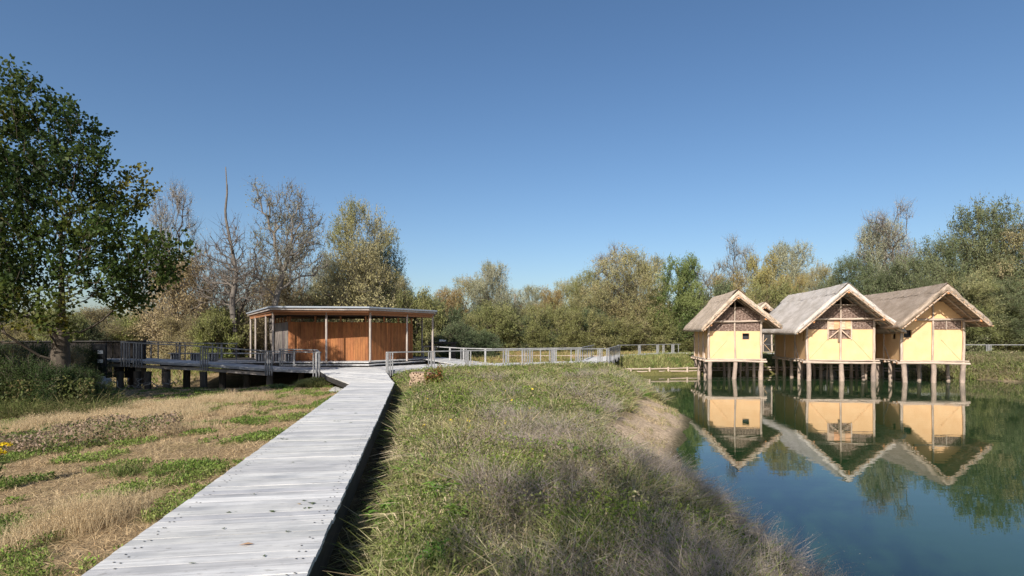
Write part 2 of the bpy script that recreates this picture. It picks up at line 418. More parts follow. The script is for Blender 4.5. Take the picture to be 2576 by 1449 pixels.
for i in range(90):
    yy = 3.4 + i*.152
    for ox in (.10, .145, 1.40, 1.45):
        if rng.random() < .75:
            x_ = bwL(yy)+ox+rng.normal(0, .008); y_ = yy+ox*.1665+rng.normal(0, .03); r_ = .0075
            sc.add([(x_-r_, y_-r_, .0055), (x_+r_, y_-r_, .0055), (x_+r_, y_+r_, .0055), (x_-r_, y_+r_, .0055)], [(0, 1, 2, 3)], (.25,)*3)
tag(sc.build('screws', M['darkwood'], bw), kind='stuff')
edge_beams(bw, [(bwR(-3)-.05, -3, 0), (bwR(20.8)-.05, 20.8, 0), (-4.55, 21.7, 0), (-6.25, 28.1, 0)], h=.34)
edge_beams(bw, [(bwL(-3)+.05, -3, 0), (bwL(20.5)+.05, 20.5, 0), (-8.0, 25.05, 0), (-9.3, 28.1, 0)])
piles(bw, [(bwR(y)-.18, y) for y in (3, 6, 9, 12, 15, 18)] + [(-6.5, 26), (-7.6, 27)], .09)

lw = thing('ramp_walkway', 'grey plank walkway on log piles rising left in front of the pavilion', 'walkway', (-16, 29.5, -.6))
D_front = [(-9.4, 28.3, 0), (-12.5, 29.3, .04), (-15.9, 29.6, .27), (-17.3, 29.2, .36), (-19.8, 29.2, .5), (-21.2, 29.2, .52)]
D_back = [(-9.6, 31.3, 0), (-12.6, 31.35, .04), (-15.9, 31.4, .27), (-17.4, 31.4, .36), (-19.9, 31.5, .5), (-21.3, 31.5, .52)]
mb = MB(lw.location); deck_strip(mb, D_back, D_front, pw=.15, tone=.85); mb.build('deck_boards', M['deck'], lw)
edge_beams(lw, D_front, h=.09, mat='rail', z=-.045)
edge_beams(lw, [(x, y+.2, z-.16) for x, y, z in D_front[1:]], name='support_beam', h=.16, w=.12, mat='larchpost')
edge_beams(lw, D_back, h=.2)
piles(lw, [(PX(p, 29.5), 29.5) for p in (303, 345, 372, 420, 512, 680)] + [(PX(p, 31), 31) for p in (330, 470, 560, 620, 760)], .17, -1.7, -.12)
for p in (352, 418):
    m_ = MB(lw.location); m_.box((PX(p, 30.0), 30.0, -.35), (.3, .3, .95)); m_.build('timber_bearer', M['larchpost'], lw)
TF = sum(math.dist(a[:2], b[:2]) for a, b in zip(D_front[:4], D_front[1:5]))
railing(lw, D_front[:5][::-1], [(TF-q, k) for q, k in ((.2, 3), (3.05, 4), (6.55, 4), (9.75, 4), (TF-.25, 4))], tone=.8, drop=.34)
railing(lw, [(-9.5, 28.35, 0), (-10.55, 31.1, .05), (-12.6, 31.2, .1)], [(.15, 1), (1.5, 5), (2.9, 4), (4.2, 5), (5.0, 3)], tone=.8, drop=.02)
railing(lw, [(-14.9, 31.3, .4), (-17.4, 31.3, .42), (-19.9, 31.4, .5)], [(.1, 1), (1.0, 2), (1.4, 1), (2.9, 1), (3.3, 2), (4.4, 1), (4.8, 1)], tone=.6, drop=.02)
nb = thing('notice_board', 'narrow black notice board with two white sheets at the left end of the ramp walkway', 'notice board', (PX(248, 28.6), 28.6, 0))
mb = MB(nb.location); mb.box((PX(248, 28.6), 28.6, .55), (.72, .06, 1.5)); mb.build('board', M['notice'], nb)
for zz in (.9, .45):
    mb = MB(nb.location); mb.box((PX(254, 28.6), 28.55, zz), (.26, .02, .17)); mb.build('sheet', M['white'], nb)
for dx in (-.33, .33):
    mb = MB(nb.location); mb.box((PX(248, 28.6)+dx, 28.65, 0), (.08, .06, 2.7)); mb.build('leg', M['darkwood'], nb)

rw = thing('pier_walkway', 'grey plank pier with slatted railings leading right from the pavilion towards the pond', 'walkway', (1, 35, -.3))
C_front = [(-6.15, 28.25, 0), (-2.46, 31.6, 0), (1.98, 34.2, 0), (6.2, 37, 0)]
C_back = [(-7.85, 31.4, 0), (-4.6, 35.2, 0), (.6, 36.7, 0), (4.7, 39.3, 0)]
mb = MB(rw.location); deck_strip(mb, C_back, C_front, pw=.15); 
deck_strip(mb, [(4.7, 39.33, 0), (7.3, 51.2, 0)], [(6.2, 37.05, 0), (9.2, 49.2, 0)], pw=.15)
mb.build('deck_boards', M['deck'], rw)
m_ = MB(rw.location); deck_strip(m_, [(-5.75, 36.7, .26), (-3.3, 33.9, .03)], [(-4.6, 38.6, .26), (-1.4, 35.8, .03)], pw=.15); m_.build('ramp', M['deck'], rw)
edge_beams(rw, C_front, h=.12, mat='rail'); edge_beams(rw, [(x, y+.12, -.13) for x, y, z in C_front], name='support_beam', h=.2, w=.15)
edge_beams(rw, C_back[1:], h=.2)
edge_beams(rw, [(6.2, 37.1, 0), (9.2, 49.2, 0)], h=.22)
piles(rw, [(1.9, 34.6), (4.6, 36.4), (6.0, 37.2), (6.5, 39.5), (7.0, 41.5), (7.5, 43.5), (8.0, 45.6), (8.5, 47.6), (9.0, 49.0), (5.2, 40), (5.8, 43), (6.4, 46), (7, 49)], .16, -2.2, -.1)
railing(rw, C_front, [(.1, 4), (2.6, 3), (5.0, 3), (7.4, 3), (9.0, 3), (10.6, 4), (12.6, 3), (14.4, 3), (15.1, 2)])
railing(rw, [(-5.85, 38, .14), (-4.9, 37.2, .12), (-3.2, 36.2, .04), (-1.2, 35.8, 0), (.6, 36.7, 0), (4.6, 39.2, 0)], [(.1, 1), (1.15, 5), (2.4, 5), (3.4, 3), (4.8, 5), (6.2, 1), (7.4, 2), (8.7, 1), (9.8, 3), (11.2, 1)], drop=.02, tone=1.02)
railing(rw, [(6.2, 37.05, 0), (9.2, 49.2, 0)], [(.6+1.35*i, [3, 1, 2][i % 3]) for i in range(9)], tone=.8)
railing(rw, [(4.7, 39.3, 0), (7.3, 51.2, 0)], [(.6+1.9*i, [3, 1][i % 2]) for i in range(6)], tone=.8, drop=.02)

fw = thing('far_walkway', 'narrow plank walkway with railing along the far bank behind the three large huts', 'walkway', (25, 55, -.3))
G_front = [(9.25, 50.3, 0), (16.6, 57, 0), (25, 56, 0), (37, 53, 0), (41, 52.6, 0), (56, 52, 0)]
G_back = [(7.4, 51.9, 0), (15.9, 59.2, 0), (25.2, 58, 0), (37.2, 55, 0), (41.2, 54.6, 0), (56, 54, 0)]
mb = MB(fw.location); deck_strip(mb, G_back, G_front, pw=.3); mb.build('deck_boards', M['deck'], fw)
edge_beams(fw, G_front, h=.14, mat='rail')
railing(fw, G_front[:2], [(.2, 1), (3.1, 3), (6.0, 3), (7.0, 2), (8.6, 4), (9.6, 1)], rw=.14)
railing(fw, [(21, 56.5, 0), (25, 56, 0), (37, 53, 0)], [(1+2.0*i, [3, 2][i % 2]) for i in range(7)], tone=.45, name='handrail')
railing(fw, [(37, 53, 0), (41, 52.6, 0), (56, 52, 0)], [(2, 2), (6.4, 4), (10.6, 3), (14.5, 4)], rw=.16)
piles(fw, [(18+4*i, 56-i*.3) for i in range(7)], .14, -1.6, -.1)

# low pole fence beyond the pier and bank revetments
def pole_fence(name, label, cat, pts, zt, zb, n, tone, rp=.05, posts=.07):
    P = resample(pts, n); r = thing(name, label, cat, (P[0][0], P[0][1], zb))
    for zz in ([zt-.06, (zt+zb)/2]):
        m_ = MB(r.location)
        for a, b in zip(P[:-1], P[1:]):
            m_.log((a[0], a[1], zz+rng.normal(0, .015)), (b[0], b[1], zz+rng.normal(0, .015)), rp, rp, n=7, segs=2, col=(tone,)*3)
        m_.build('rail_pole', M['log'], r)
    for p in P:
        m_ = MB(r.location); m_.log((p[0], p[1]-.06, zb-.3), (p[0], p[1]-.06, zt+rng.normal(0, .03)), posts, posts*.95, n=7, segs=2, col=(tone*.95,)*3); m_.build('post', M['log'], r)
    return r
pole_fence('bank_revetment', 'low revetment of split poles along the water edge between the pier and the left hut', 'revetment', [(7.6, 44.0), (12.0, 45.4), (14.6, 45.95), (20, 47.0), (27, 47.0), (31.3, 44.7)], -.80, -1.34, 15, 1.0, .055, .085)
pole_fence('meadow_fence', 'low two-pole fence standing in dry grass behind the pier railing', 'fence', [(-1.5, 46), (3, 46.5), (7, 46)], .15, -.45, 4, .9, .035, .05)

# ------------------------------------------------------------------ pavilion
pv = thing('pavilion', 'flat roofed timber pavilion with orange board walls and slender grey posts', 'pavilion', (-11, 37, -.3))
L0 = pv.location
terr = [(-19.4, 31.75), (-13.4, 31.85), (-10.3, 31.85), (-7.95, 31.95), (-5.75, 36.75), (-5.0, 39), (-6, 42), (-11, 45), (-19.4, 44)]
m_ = MB(L0); m_.prism(terr, -.02, .21); m_.build('platform_edge', M['darkwood'], pv)
m_ = MB(L0)
deck_strip(m_, [(-19.4, 31.72, .26), (-13.4, 31.80, .26), (-7.93, 31.90, .26)], [(-19.4, 34.6, .26), (-13.4, 34.6, .26), (-9.3, 34.6, .26)], pw=.15)
deck_strip(m_, [(-7.92, 31.91, .26), (-5.7, 36.75, .26), (-4.95, 39, .26)], [(-9.28, 34.6, .26), (-8.4, 38, .26), (-7.6, 40, .26)], pw=.15)
m_.build('platform_boards', M['deck'], pv)
m_ = MB(L0); deck_strip(m_, [(-12.6, 31.42, .13), (-7.8, 31.45, .13), (-5.45, 36.3, .13)], [(-12.6, 31.80, .13), (-7.95, 31.88, .13), (-5.72, 36.7, .13)], pw=.5); m_.build('step', M['deck'], pv)
for a, b in (((-12.6, 31.46), (-7.82, 31.49)), ((-7.82, 31.49), (-5.5, 36.3))):
    m_ = MB(L0); m_.beam((*a, .03), (*b, .03), .04, .1); m_.build('riser', M['darkwood'], pv)
def boardwall(poly, z0, z1, mat, bwid=.14, name='board_wall'):
    m_ = MB(L0)
    for a, b in zip(poly[:-1], poly[1:]):
        a = np.array(a, float); b = np.array(b, float); L = np.linalg.norm(b-a); d = (b-a)/L; n = int(L/bwid); rz = math.atan2(d[1], d[0])
        nrm = np.array((-d[1], d[0]))
        for i in range(n):
            c = a + d*(i+.5)*L/n + nrm*rng.normal(0, .006)
            k = 1 + rng.normal(0, .10); kk = rng.random()*50
            hx, hy, hz = L/n/2-.004, .015, (z1-z0)/2 + rng.normal(0, .006)
            m_.frame((c[0], c[1], (z0+z1)/2), (0, 0, 1), (d[0], d[1], 0), (nrm[0], nrm[1], 0), hz, hx, hy, (k, k*(1+rng.normal(0, .03)), k))
    return m_.build(name, M[mat], pv)
W1, W2, W3, W0 = (-12.89, 33.2), (-8.35, 33.4), (-6.34, 36.8), (-15.3, 37.3)
boardwall([W1, W2, W3], .27, 2.5, 'larch')
boardwall([W0, W1], .27, 2.5, 'greyboard', .35, 'grey_side_wall')
boardwall([W3, (-8.2, 40.5), (-14.5, 41), W0], .27, 2.5, 'larch', .3, 'rear_wall')
ZR = 3.1
# wall plate and studs in the open strip under the roof
for a, b in ((W1, W2), (W2, W3), (W0, W1)):
    m_ = MB(L0); m_.beam((*a, 2.92), (*b, 2.92), .1, .2); m_.build('wall_plate', M['darkwood'], pv)
    a_, b_ = np.array(a), np.array(b); n = int(np.linalg.norm(b_-a_)/1.15)
    for i in range(n+1):
        c = a_+(b_-a_)*(i+.08)/(n+.16); m_ = MB(L0); m_.box((c[0], c[1]-.02, 2.67), (.09, .09, .32)); m_.build('stud', M['soffit'], pv)
roof = [(-18.45, 40), (-12.98, 30.8), (-7.77, 31.4), (-4.68, 36.1), (-5.4, 41.2), (-11, 44.5), (-16.5, 44)]
m_ = MB(L0); m_.prism(roof, ZR+.12, ZR+.2); ro = m_.build('roof', M['roofmetal'], pv)
sh = lambda k, P=roof: [((x+11)*k-11, (y-37)*k+37) for x, y in P]
m_ = MB(L0); m_.prism(sh(.985), ZR-.0, ZR+.119); m_.build('fascia', M['larchpost'], ro)
m_ = MB(L0); m_.prism(sh(.965), ZR-.10, ZR-.002); m_.build('soffit', M['soffit'], ro)
B_, C_, D_, A_ = (-13.1, 31.6), (-7.9, 32.1), (-5.0, 36.3), (-17.95, 39.6)
lerp = lambda p, q, t: (p[0]+(q[0]-p[0])*t, p[1]+(q[1]-p[1])*t)
for p in [B_, lerp(B_, C_, .545), C_, lerp(C_, D_, .56), D_, (-6.25, 40), lerp(B_, A_, .27), lerp(B_, A_, .74), A_, (-11, 43), (-15.5, 42.6)]:
    m_ = MB(L0); m_.log((p[0], p[1], .2), (p[0], p[1], ZR-.1), .062, .058, n=10, segs=3, wob=.03); m_.build('post', M['larchpost'], pv, True)
for a, b in ((B_, C_), (C_, D_), (B_, A_)):
    m_ = MB(L0); m_.beam((*a, ZR-.18), (*b, ZR-.18), .09, .14); m_.build('ring_beam', M['soffit'], pv)
# benches on the terrace
def bench(x0, x1, y, label):
    b = thing('bench', label, 'bench', ((x0+x1)/2, y, .27), 0, 'plank benches on the terrace')
    m_ = MB(b.location)
    for k in range(3): m_.beam((x0, y+(k-1)*.15, .72), (x1, y+(k-1)*.15, .72), .14, .05, (.9+.1*rng.random(),)*3)
    m_.build('seat', M['rail'], b)
    for xx in (x0+.3, x1-.3):
        m_ = MB(b.location)
        for k in range(3): m_.box((xx+(k-1)*.15, y, .48), (.05, .36, .42))
        m_.build('leg', M['rail'], b)
bench(PX(428, 32.4), PX(505, 32.4), 32.4, 'plank bench on the terrace nearest the left end of the ramp walkway')
bench(PX(523, 32.5), PX(668, 32.5), 32.5, 'long middle plank bench on the terrace, left of the pavilion posts')
bench(PX(684, 32.6), PX(742, 32.6), 32.6, 'short plank bench standing directly in front of the grey pavilion wall')
ib = thing('picnic_table', 'dark weathered table with a pale bundle on top at the right corner of the pavilion', 'table', (PX(1113, 40), 40, -.1))
m_ = MB(ib.location); m_.box((PX(1113, 40), 40, 1.22), (1.9, .8, .1)); m_.build('tabletop', M['darkwood'], ib)
for dx in (-.75, .75):
    m_ = MB(ib.location); m_.box((PX(1113, 40)+dx, 40, .5), (.28, .5, 1.35)); m_.build('leg', M['darkwood'], ib)
m_ = MB((0, 0, 0)); m_.log((PX(1106, 40), 39.9, 1.34), (PX(1122, 40), 39.9, 1.36), .11, .06, segs=3, wob=.4)
bd = m_.build('cloth_bundle', M['white'], None, True); tag(bd, 'pale crumpled bundle lying on the dark table beside the pavilion', 'bundle')

# ------------------------------------------------------------------ stilt huts
OR = (1.25, .72, .38)
def make_hut(label, x, y, rz, hw, L, over, xl, zl, xr, zr, za, zpl, ztie, tie, back, thatch, gable='wattle', window=None, shutter=None, patch=None, collar=None, lefthole=None, gtop=None, npy=4, group=None, wallmat='plaster'):
    h = thing('stilt_hut', label, 'hut', (x, y, WATER), rz, group)
    o = np.array((0, 0, WATER))
    U = lambda: MB(o)
    th = .27
    # roof underside lines
    def xz(side, z):
        e = (xl, zl) if side < 0 else (xr, zr); t = (z - e[1]) / (za-th*1.25 - e[1]); return e[0]*(1-t)
    def zatx(side, xx):
        e = (xl, zl) if side < 0 else (xr, zr); return e[1] + (za-th*1.25-e[1])*(1 - xx/e[0])
    zcl, zcr = zatx(-1, -hw)-.03, zatx(1, hw)-.03
    # walls
    def wall_front(x0, x1, z0, z1, hole, yy=0, t=.12):
        m_ = U(); xs_, zs_ = [x0, x1], [z0, z1]
        if hole is None: m_.box(((x0+x1)/2, yy+t/2, (z0+z1)/2), (x1-x0, t, z1-z0))
        else:
            a, b, c, d = hole
            for (p, q, r_, s_) in ((x0, a, z0, z1), (b, x1, z0, z1), (a, b, z0, c), (a, b, d, z1)):
                if q-p > .01 and s_-r_ > .01: m_.box(((p+q)/2, yy+t/2, (r_+s_)/2), (q-p, t, s_-r_))
        return m_.build('front_wall', M[wallmat], h)
    hole = window if window else shutter
    w = wall_front(-hw, hw, .06, zpl, (hole[0], hole[1], hole[2], min(hole[3], zpl)) if hole else None)
    ht = gtop
    for side, nm in ((-1, 'left_wall'), (1, 'right_wall')):
        m_ = U(); xx = side*(hw-.06); top = (zcl if side < 0 else zcr)-.1
        if side < 0 and lefthole:
            a, b, c, d = lefthole
            for (p, q, r_, s_) in ((.13, a, .06, top), (b, L-.13, .06, top), (a, b, .06, c), (a, b, d, top)):
                m_.box((xx, (p+q)/2, (r_+s_)/2), (.12, q-p, s_-r_))
        else: m_.box((xx, L/2, (.06+top)/2), (.12, L-.26, top-.06))
        m_.build(nm, M[wallmat], h)
    m_ = U(); m_.slab([(-hw, .06), (hw, .06), (hw, zcr), (xz(1, za-.8), za-.8), (xz(-1, za-.8), za-.8), (-hw, zcl)], L-.12, L); m_.build('rear_wall', M['plaster'], h)
    gz = gtop if gtop else za-1.0
    gp = [(-hw, zpl+.004), (hw, zpl+.004)] + ([(hw, zcr)] if zcr > zpl+.02 else []) + [(xz(1, gz)-.02, gz), (xz(-1, gz)+.02, gz)] + ([(-hw, zcl)] if zcl > zpl+.02 else [])
    if shutter and shutter[3] > zpl:
        a, b, c, d = shutter
        g1 = [(-hw, zpl+.004), (a, zpl+.004), (a, d), (-hw, min(d, zcl))]; g2 = [(b, zpl+.004), (hw, zpl+.004), (hw, min(d, zcr)), (b, d)]
        zz = d + .002; g3 = [(max(-hw, xz(-1, zz)), zz), (min(hw, xz(1, zz)), zz), (xz(1, gz)-.02, gz), (xz(-1, gz)+.02, gz)]
        m_ = U()
        for g in (g1, g2, g3): m_.slab(g, .02, .1)
    else:
        m_ = U(); m_.slab(gp, .02, .1)
    m_.build('gable_wall', M['wattle' if gable == 'wattle' else 'plaster'], h)
    if patch:
        m_ = U(); m_.slab([(patch[0], patch[2]), (patch[1], patch[2]), (patch[1], patch[3]), (patch[0], patch[3])], -.03, .012); m_.build('wattle_panel', M['wattle'], h)
        m_ = U(); m_.log(((patch[0]+patch[1])/2-.1, -.05, patch[2]), ((patch[0]+patch[1])/2-.1, -.05, patch[3]), .035, segs=2); m_.build('stick', M['log'], h)
    m_ = U(); m_.box((0, L/2, .0), (2*hw, L, .1)); m_.build('floor', M['darkwood'], h)
    # frame posts
    for xx, r in ((-hw+.02, .09), (0.02, .065), (hw-.02, .09)):
        top = za-.75 if abs(xx) < .3 else (zcl if xx < 0 else zcr)
        m_ = U(); m_.log((xx, -.05, -.05), (xx+rng.normal(0, .02), -.05, top), r, r*.85, segs=7, bend=.03, wob=.15); m_.build('post', M['log'], h, True)
    for k in (.33, .66, 1.0):
        m_ = U(); m_.log((-hw-.03, L*k-.05, 0), (-hw-.03, L*k-.05, zcl-.1), .06, segs=3); m_.build('post', M['log'], h, True)
    m_ = U(); m_.log((-hw-.05, L*.2, .05), (-hw-.05, L*.33, 1.3), .04, segs=3, wob=.3); m_.build('brace', M['log'], h, True)
    # shallow braces under the plaster
    for s_ in (-1, 1):
        if window and s_*(window[0]) > 0 : continue
        m_ = U(); m_.log((s_*(hw-.15), -.005, .12), (s_*(hw-1.3), -.005, 1.45), .022, segs=6, wob=.4); m_.build('brace', M['plaster'], h, True)
    m_ = U(); m_.log((tie[0], -.13, ztie), (tie[1], -.13, ztie+.03), .075, .07, segs=8, bend=.04, wob=.15, endcol=OR); m_.build('tie_beam', M['log'], h, True)
    if collar: m_ = U(); m_.log((collar[0], -.1, collar[2]), (collar[1], -.1, collar[2]-.04), .04, segs=4); m_.build('collar_pole', M['log'], h, True)
    if window:
        a, b, c, d = window
        for (p, q) in (((a-.03, c-.02), (b+.03, c-.02)), ((a-.03, d+.02), (b+.03, d+.02)), ((a-.02, c), (a-.02, d)), ((b+.02, c), (b+.02, d))):
            pass
        m_ = U(); m_.box(((a+b)/2, .3, (c+d)/2), (b-a+.2, .04, d-c+.2)); m_.build('window_dark_sheet', M['notice'], h)  # black sheet behind the hole paints the unlit hut interior
    if shutter:
        a, b, c, d = shutter; zm = c + (d-c)*.5
        m_ = U(); m_.box(((a+b)/2, .11, (c+zm)/2), (b-a-.02, .04, zm-c)); m_.build('wattle_panel', M['wattle'], h)
        sh_ = U()
        for k in range(4): xx = a+(b-a)*(k+.5)/4; sh_.box((xx, .0, (zm+d)/2), ((b-a)/4-.01, .05, d-zm-.02), col=(1.5, [1.3, 1.0, 1.35, 1.1][k], [1.15, .7, 1.15, .8][k]))
        sh_.build('shutter', M['log'], h)
        for s_ in (-1, 1):
            m_ = U(); m_.log((s_*.04, -.05, zm-.0), (a+.05 if s_ < 0 else b-.05, -.05, c+.05), .04, segs=3, col=(1.3, 1.2, 1.1)); m_.build('brace', M['log'], h)
            xx = a-.03 if s_ < 0 else b+.03
            m_ = U(); m_.log((xx, -.02, c-.05), (xx, -.02, d), .05, segs=3, col=(1.2, 1.15, 1.1)); m_.build('window_post', M['log'], h)
        m_ = U(); m_.log((-.1, -.08, c-.2), (-.08, -.08, zm+.1), .06, .04, segs=3, col=(.5, .45, .4)); m_.build('hanging_bundle', M['log'], h)
    # floor logs
    m_ = U(); m_.log((-hw-.32, -.16, -.10), (hw+.32, -.16, -.12), .085, .075, segs=8, bend=.04, wob=.15, endcol=OR); m_.build('floor_beam', M['log'], h, True)
    m_ = U(); m_.log((-hw-.12, -.12, .04), (hw+.28, -.12, .04), .05, segs=6, wob=.2); m_.build('sill_pole', M['log'], h, True)
    for k in range(6):
        yy = .25 + (L-.5)*k/5
        m_ = U(); m_.log((-hw-.3-rng.random()*.12, yy, -.06), (hw+.2, yy, -.06), .07, segs=2, endcol=OR); m_.build('joist', M['log'], h, True)
    m_ = U(); m_.log((-hw-.22, .1, .05), (-hw-.22, L, .05), .05, segs=4); m_.build('sill_pole', M['log'], h, True)
    # piles
    for j in range(npy):
        for i, xx in enumerate((-hw+.08, 0.02, hw-.05)):
            yy = -.12 + (L+.1)*j/(npy-1); r = .155 if j == 0 else .12
            m_ = U(); m_.log((xx+rng.normal(0, .08), yy+rng.normal(0, .05), -2.6), (xx, yy, -.16), r*1.02, r*.95, n=12, segs=7, wob=.13, bend=rng.normal(0, .05)); [v.__setitem__(slice(None), v*(1+.35*np.clip(1-np.abs(q_[:, 2]+o[2]-WATER-.08)/.10, 0, 1))[:, None]) for v, q_ in zip(m_.C, m_.V)]; m_.build('pile', M['pileLog'], h, True)
        if j < npy-1:
            xx = rng.uniform(-hw*.7, hw*.7); m_ = U(); m_.log((xx, L*(j+.5)/npy, -2.6), (xx+.1, L*(j+.5)/npy, -.2), .06, segs=4); m_.build('pile', M['pileLog'], h, True)
    # thatch shell
    y0, y1 = -over, L + back; ns = 30; m = 12
    V = []; G = []; rgs = np.random.default_rng(int(x*10))
    for i in range(ns+1):
        t = i/ns; yy = y0 + (y1-y0)*t
        sag = -.06*math.sin(math.pi*t); flare = .25*(1-min(1, t*8))*0
        for kind in (0, 1):
            for k in range(-m, m+1):
                u = abs(k)/m; e = (xl, zl) if k < 0 else (xr, zr)
                X = e[0]*u if k else 0
                zb = za - th*1.25 + (e[1]-(za-th*1.25))*u + sag*(1-u*.5) + .10*u*u*t
                nx_, nz_ = 0, 1
                T = th*1.25*(1-u)+th*1.05*u if kind == 0 else 0
                if k and u == 1 and kind == 0: T *= .72; X *= 1.005
                j_ = (fbm(np.array(yy*1.3+k*.31), np.array(k*.7+x), 31)-.5)*.12 + rgs.normal(0, .012)
                V.append((X + (0 if kind else rgs.normal(0, .012)), yy + (rgs.normal(0, .03) if i in (0, ns) else 0), zb + T + (float(j_) if kind == 0 else 0)))
                G.append((abs(X)*1.4 + 3, yy, kind))
    n = 2*m+1; Qs = []
    I = lambda i, kd, k: i*2*n + kd*n + k
    for i in range(ns):
        for k in range(n-1):
            Qs.append((I(i, 0, k), I(i, 0, k+1), I(i+1, 0, k+1), I(i+1, 0, k)))
            Qs.append((I(i, 1, k+1), I(i, 1, k), I(i+1, 1, k), I(i+1, 1, k+1)))
        Qs.append((I(i, 1, 0), I(i, 0, 0), I(i+1, 0, 0), I(i+1, 1, 0)))
        Qs.append((I(i, 0, n-1), I(i, 1, n-1), I(i+1, 1, n-1), I(i+1, 0, n-1)))
    for k in range(n-1):
        Qs.append((I(0, 1, k), I(0, 1, k+1), I(0, 0, k+1), I(0, 0, k)))
        Qs.append((I(ns, 0, k), I(ns, 0, k+1), I(ns, 1, k+1), I(ns, 1, k)))
    m_ = U(); m_.add(V, Qs, (1, 1, 1), G); roof_ = m_.build('thatched_roof', M[thatch], h, True)
    # ridge cap with a wavy lower edge
    V = []; G = []; Qs = []; nn = 60; K = 4
    for i in range(nn+1):
        t = i/nn; yy = y0 + .02 + (y1-y0-.04)*t; sag = -.06*math.sin(math.pi*t)
        for k in range(-K, K+1):
            u = abs(k)/K * (.20 + .018*math.sin(yy*6+k)); e = (xl, zl) if k < 0 else (xr, zr); X = e[0]*u if k else 0
            V.append((X, yy, za + (e[1]-(za-th*1.25))*u + sag + .10 - (.085 if abs(k) == K else 0) + .012*math.sin(yy*11) + rgs.normal(0, .008)))
            G.append((abs(X)*1.4, yy, 0))
    for i in range(nn):
        for k in range(2*K): a = i*(2*K+1)+k; Qs.append((a, a+1, a+2*K+2, a+2*K+1))
    m_ = U(); m_.add(V, Qs, (1, 1, 1), G); m_.build('ridge_cap', M[thatch], roof_, True)
    # straw fringe at eaves and gable edge
    P = []; D = []
    for side in (-1, 1):
        e = (xl, zl) if side < 0 else (xr, zr)
        for _ in range(520):
            yy = rng.uniform(y0, y1); tt = (yy-y0)/(y1-y0); P.append((e[0]*.985, yy, e[1]+.05+rng.uniform(0, .2)-.1*0+.10*tt)); D.append((e[0]*.35, rng.normal(0, .3), -1+rng.normal(0, .2)))
        for _ in range(420):
            u = rng.random(); P.append((e[0]*u, y0+.02, za-th*1.25+(e[1]-(za-th*1.25))*u+rng.uniform(.02, .25))); D.append((e[0]*.4, rng.normal(-.2, .4), -.9+rng.normal(0, .3)))
    P = np.array(P); D = np.array(D); D /= np.linalg.norm(D, axis=1)[:, None]
    ribbons('thatch_fringe', P-o, D, rng.uniform(.05, .14, len(P)), .012, np.array((.33, .26, .20))*rng.uniform(.3, 1.2, (len(P), 1)), M['drygrass'], roof_, droop=.0)
    # rafters, purlins, battens of the overhang
    for side in (-1, 1):
        e = (xl, zl) if side < 0 else (xr, zr)
        for yy in (-over-.05, -over*.5, .25):
            m_ = U(); m_.log((e[0]*.93, yy, zatx(side, e[0]*.93)-.09), (0, yy, za-th*1.25-.1), .055, .045, segs=5, wob=.2, col=(1.0, .92, .84), endcol=OR); m_.build('rafter', M['log'], h, True)
        for u in np.linspace(.06, .97, 11):
            xx = e[0]*u; m_ = U(); m_.log((xx, -over-.12-rng.random()*.08, zatx(side, xx)-.03), (xx, .6, zatx(side, xx)-.03), .034, segs=2, col=(.9, .8, .7), endcol=(1.3, 1, .7)); m_.build('batten', M['log'], h)
        xx = side*(hw+.02); m_ = U(); m_.log((xx, -over-.02, zatx(side, xx)-.2), (xx, L+back*.8, zatx(side, xx)-.2), .08, segs=3, endcol=OR); m_.build('purlin', M['log'], h)
    m_ = U(); m_.log((0, -over-.05, za-th*1.25-.2), (0, L+back*.8, za-th*1.25-.2), .085, segs=3, endcol=OR); m_.build('ridge_pole', M['log'], h)
    return h

def ribbons(name, P, D, L, W, col, mat, parent=None, droop=.3, quads_only=False, tipw=.15):
    """curved two-segment blades; returns the object"""
    P = np.asarray(P, float); D = np.asarray(D, float); N = len(P)
    L = np.broadcast_to(np.asarray(L, float), (N,))[:, None]; W = np.broadcast_to(np.asarray(W, float), (N,))[:, None]
    sd = np.cross(D, rng.normal(0, 1, (N, 3))); sd /= np.linalg.norm(sd, axis=1)[:, None] + 1e-9
    h = D.copy(); h[:, 2] = 0
    p1 = P + D*L*.55; p2 = P + D*L*(1-droop*.25) + h*L*droop*.7 - np.array((0, 0, 1))*L*droop*.35
    V = np.stack([P-sd*W/2, P+sd*W/2, p1-sd*W*.4, p1+sd*W*.4, p2-sd*W*tipw/2, p2+sd*W*tipw/2], 1).reshape(-1, 3)
    b = np.arange(N)[:, None]*6
    Q = np.concatenate([b+np.array([0, 1, 3, 2]), b+np.array([2, 3, 5, 4])], 0)
    c = np.repeat(np.asarray(col, float).reshape(-1, 3) if np.ndim(col) > 1 else np.tile(col, (N, 1)), 6, axis=0)
    return add_obj(name, mesh_quads(name, V, Q, c), mat, parent)
def leafquads(P, size, aspect=.55, up=None, seed=0):
    """leaf shaped quads (rhombs) with random orientation -> V, Q"""
    rg = np.random.default_rng(seed); N = len(P)
    a = rg.normal(0, 1, (N, 3))
    if up is not None: a += up
    a /= np.linalg.norm(a, axis=1)[:, None]
    b = np.cross(a, rg.normal(0, 1, (N, 3))); b /= np.linalg.norm(b, axis=1)[:, None]
    s = np.broadcast_to(np.asarray(size, float), (N,))[:, None]
    V = np.stack([P-a*s*.5, P+b*s*aspect*.5-a*s*.08, P+a*s*.5, P-b*s*aspect*.5-a*s*.08], 1).reshape(-1, 3)
    return V, np.arange(N*4).reshape(-1, 4)

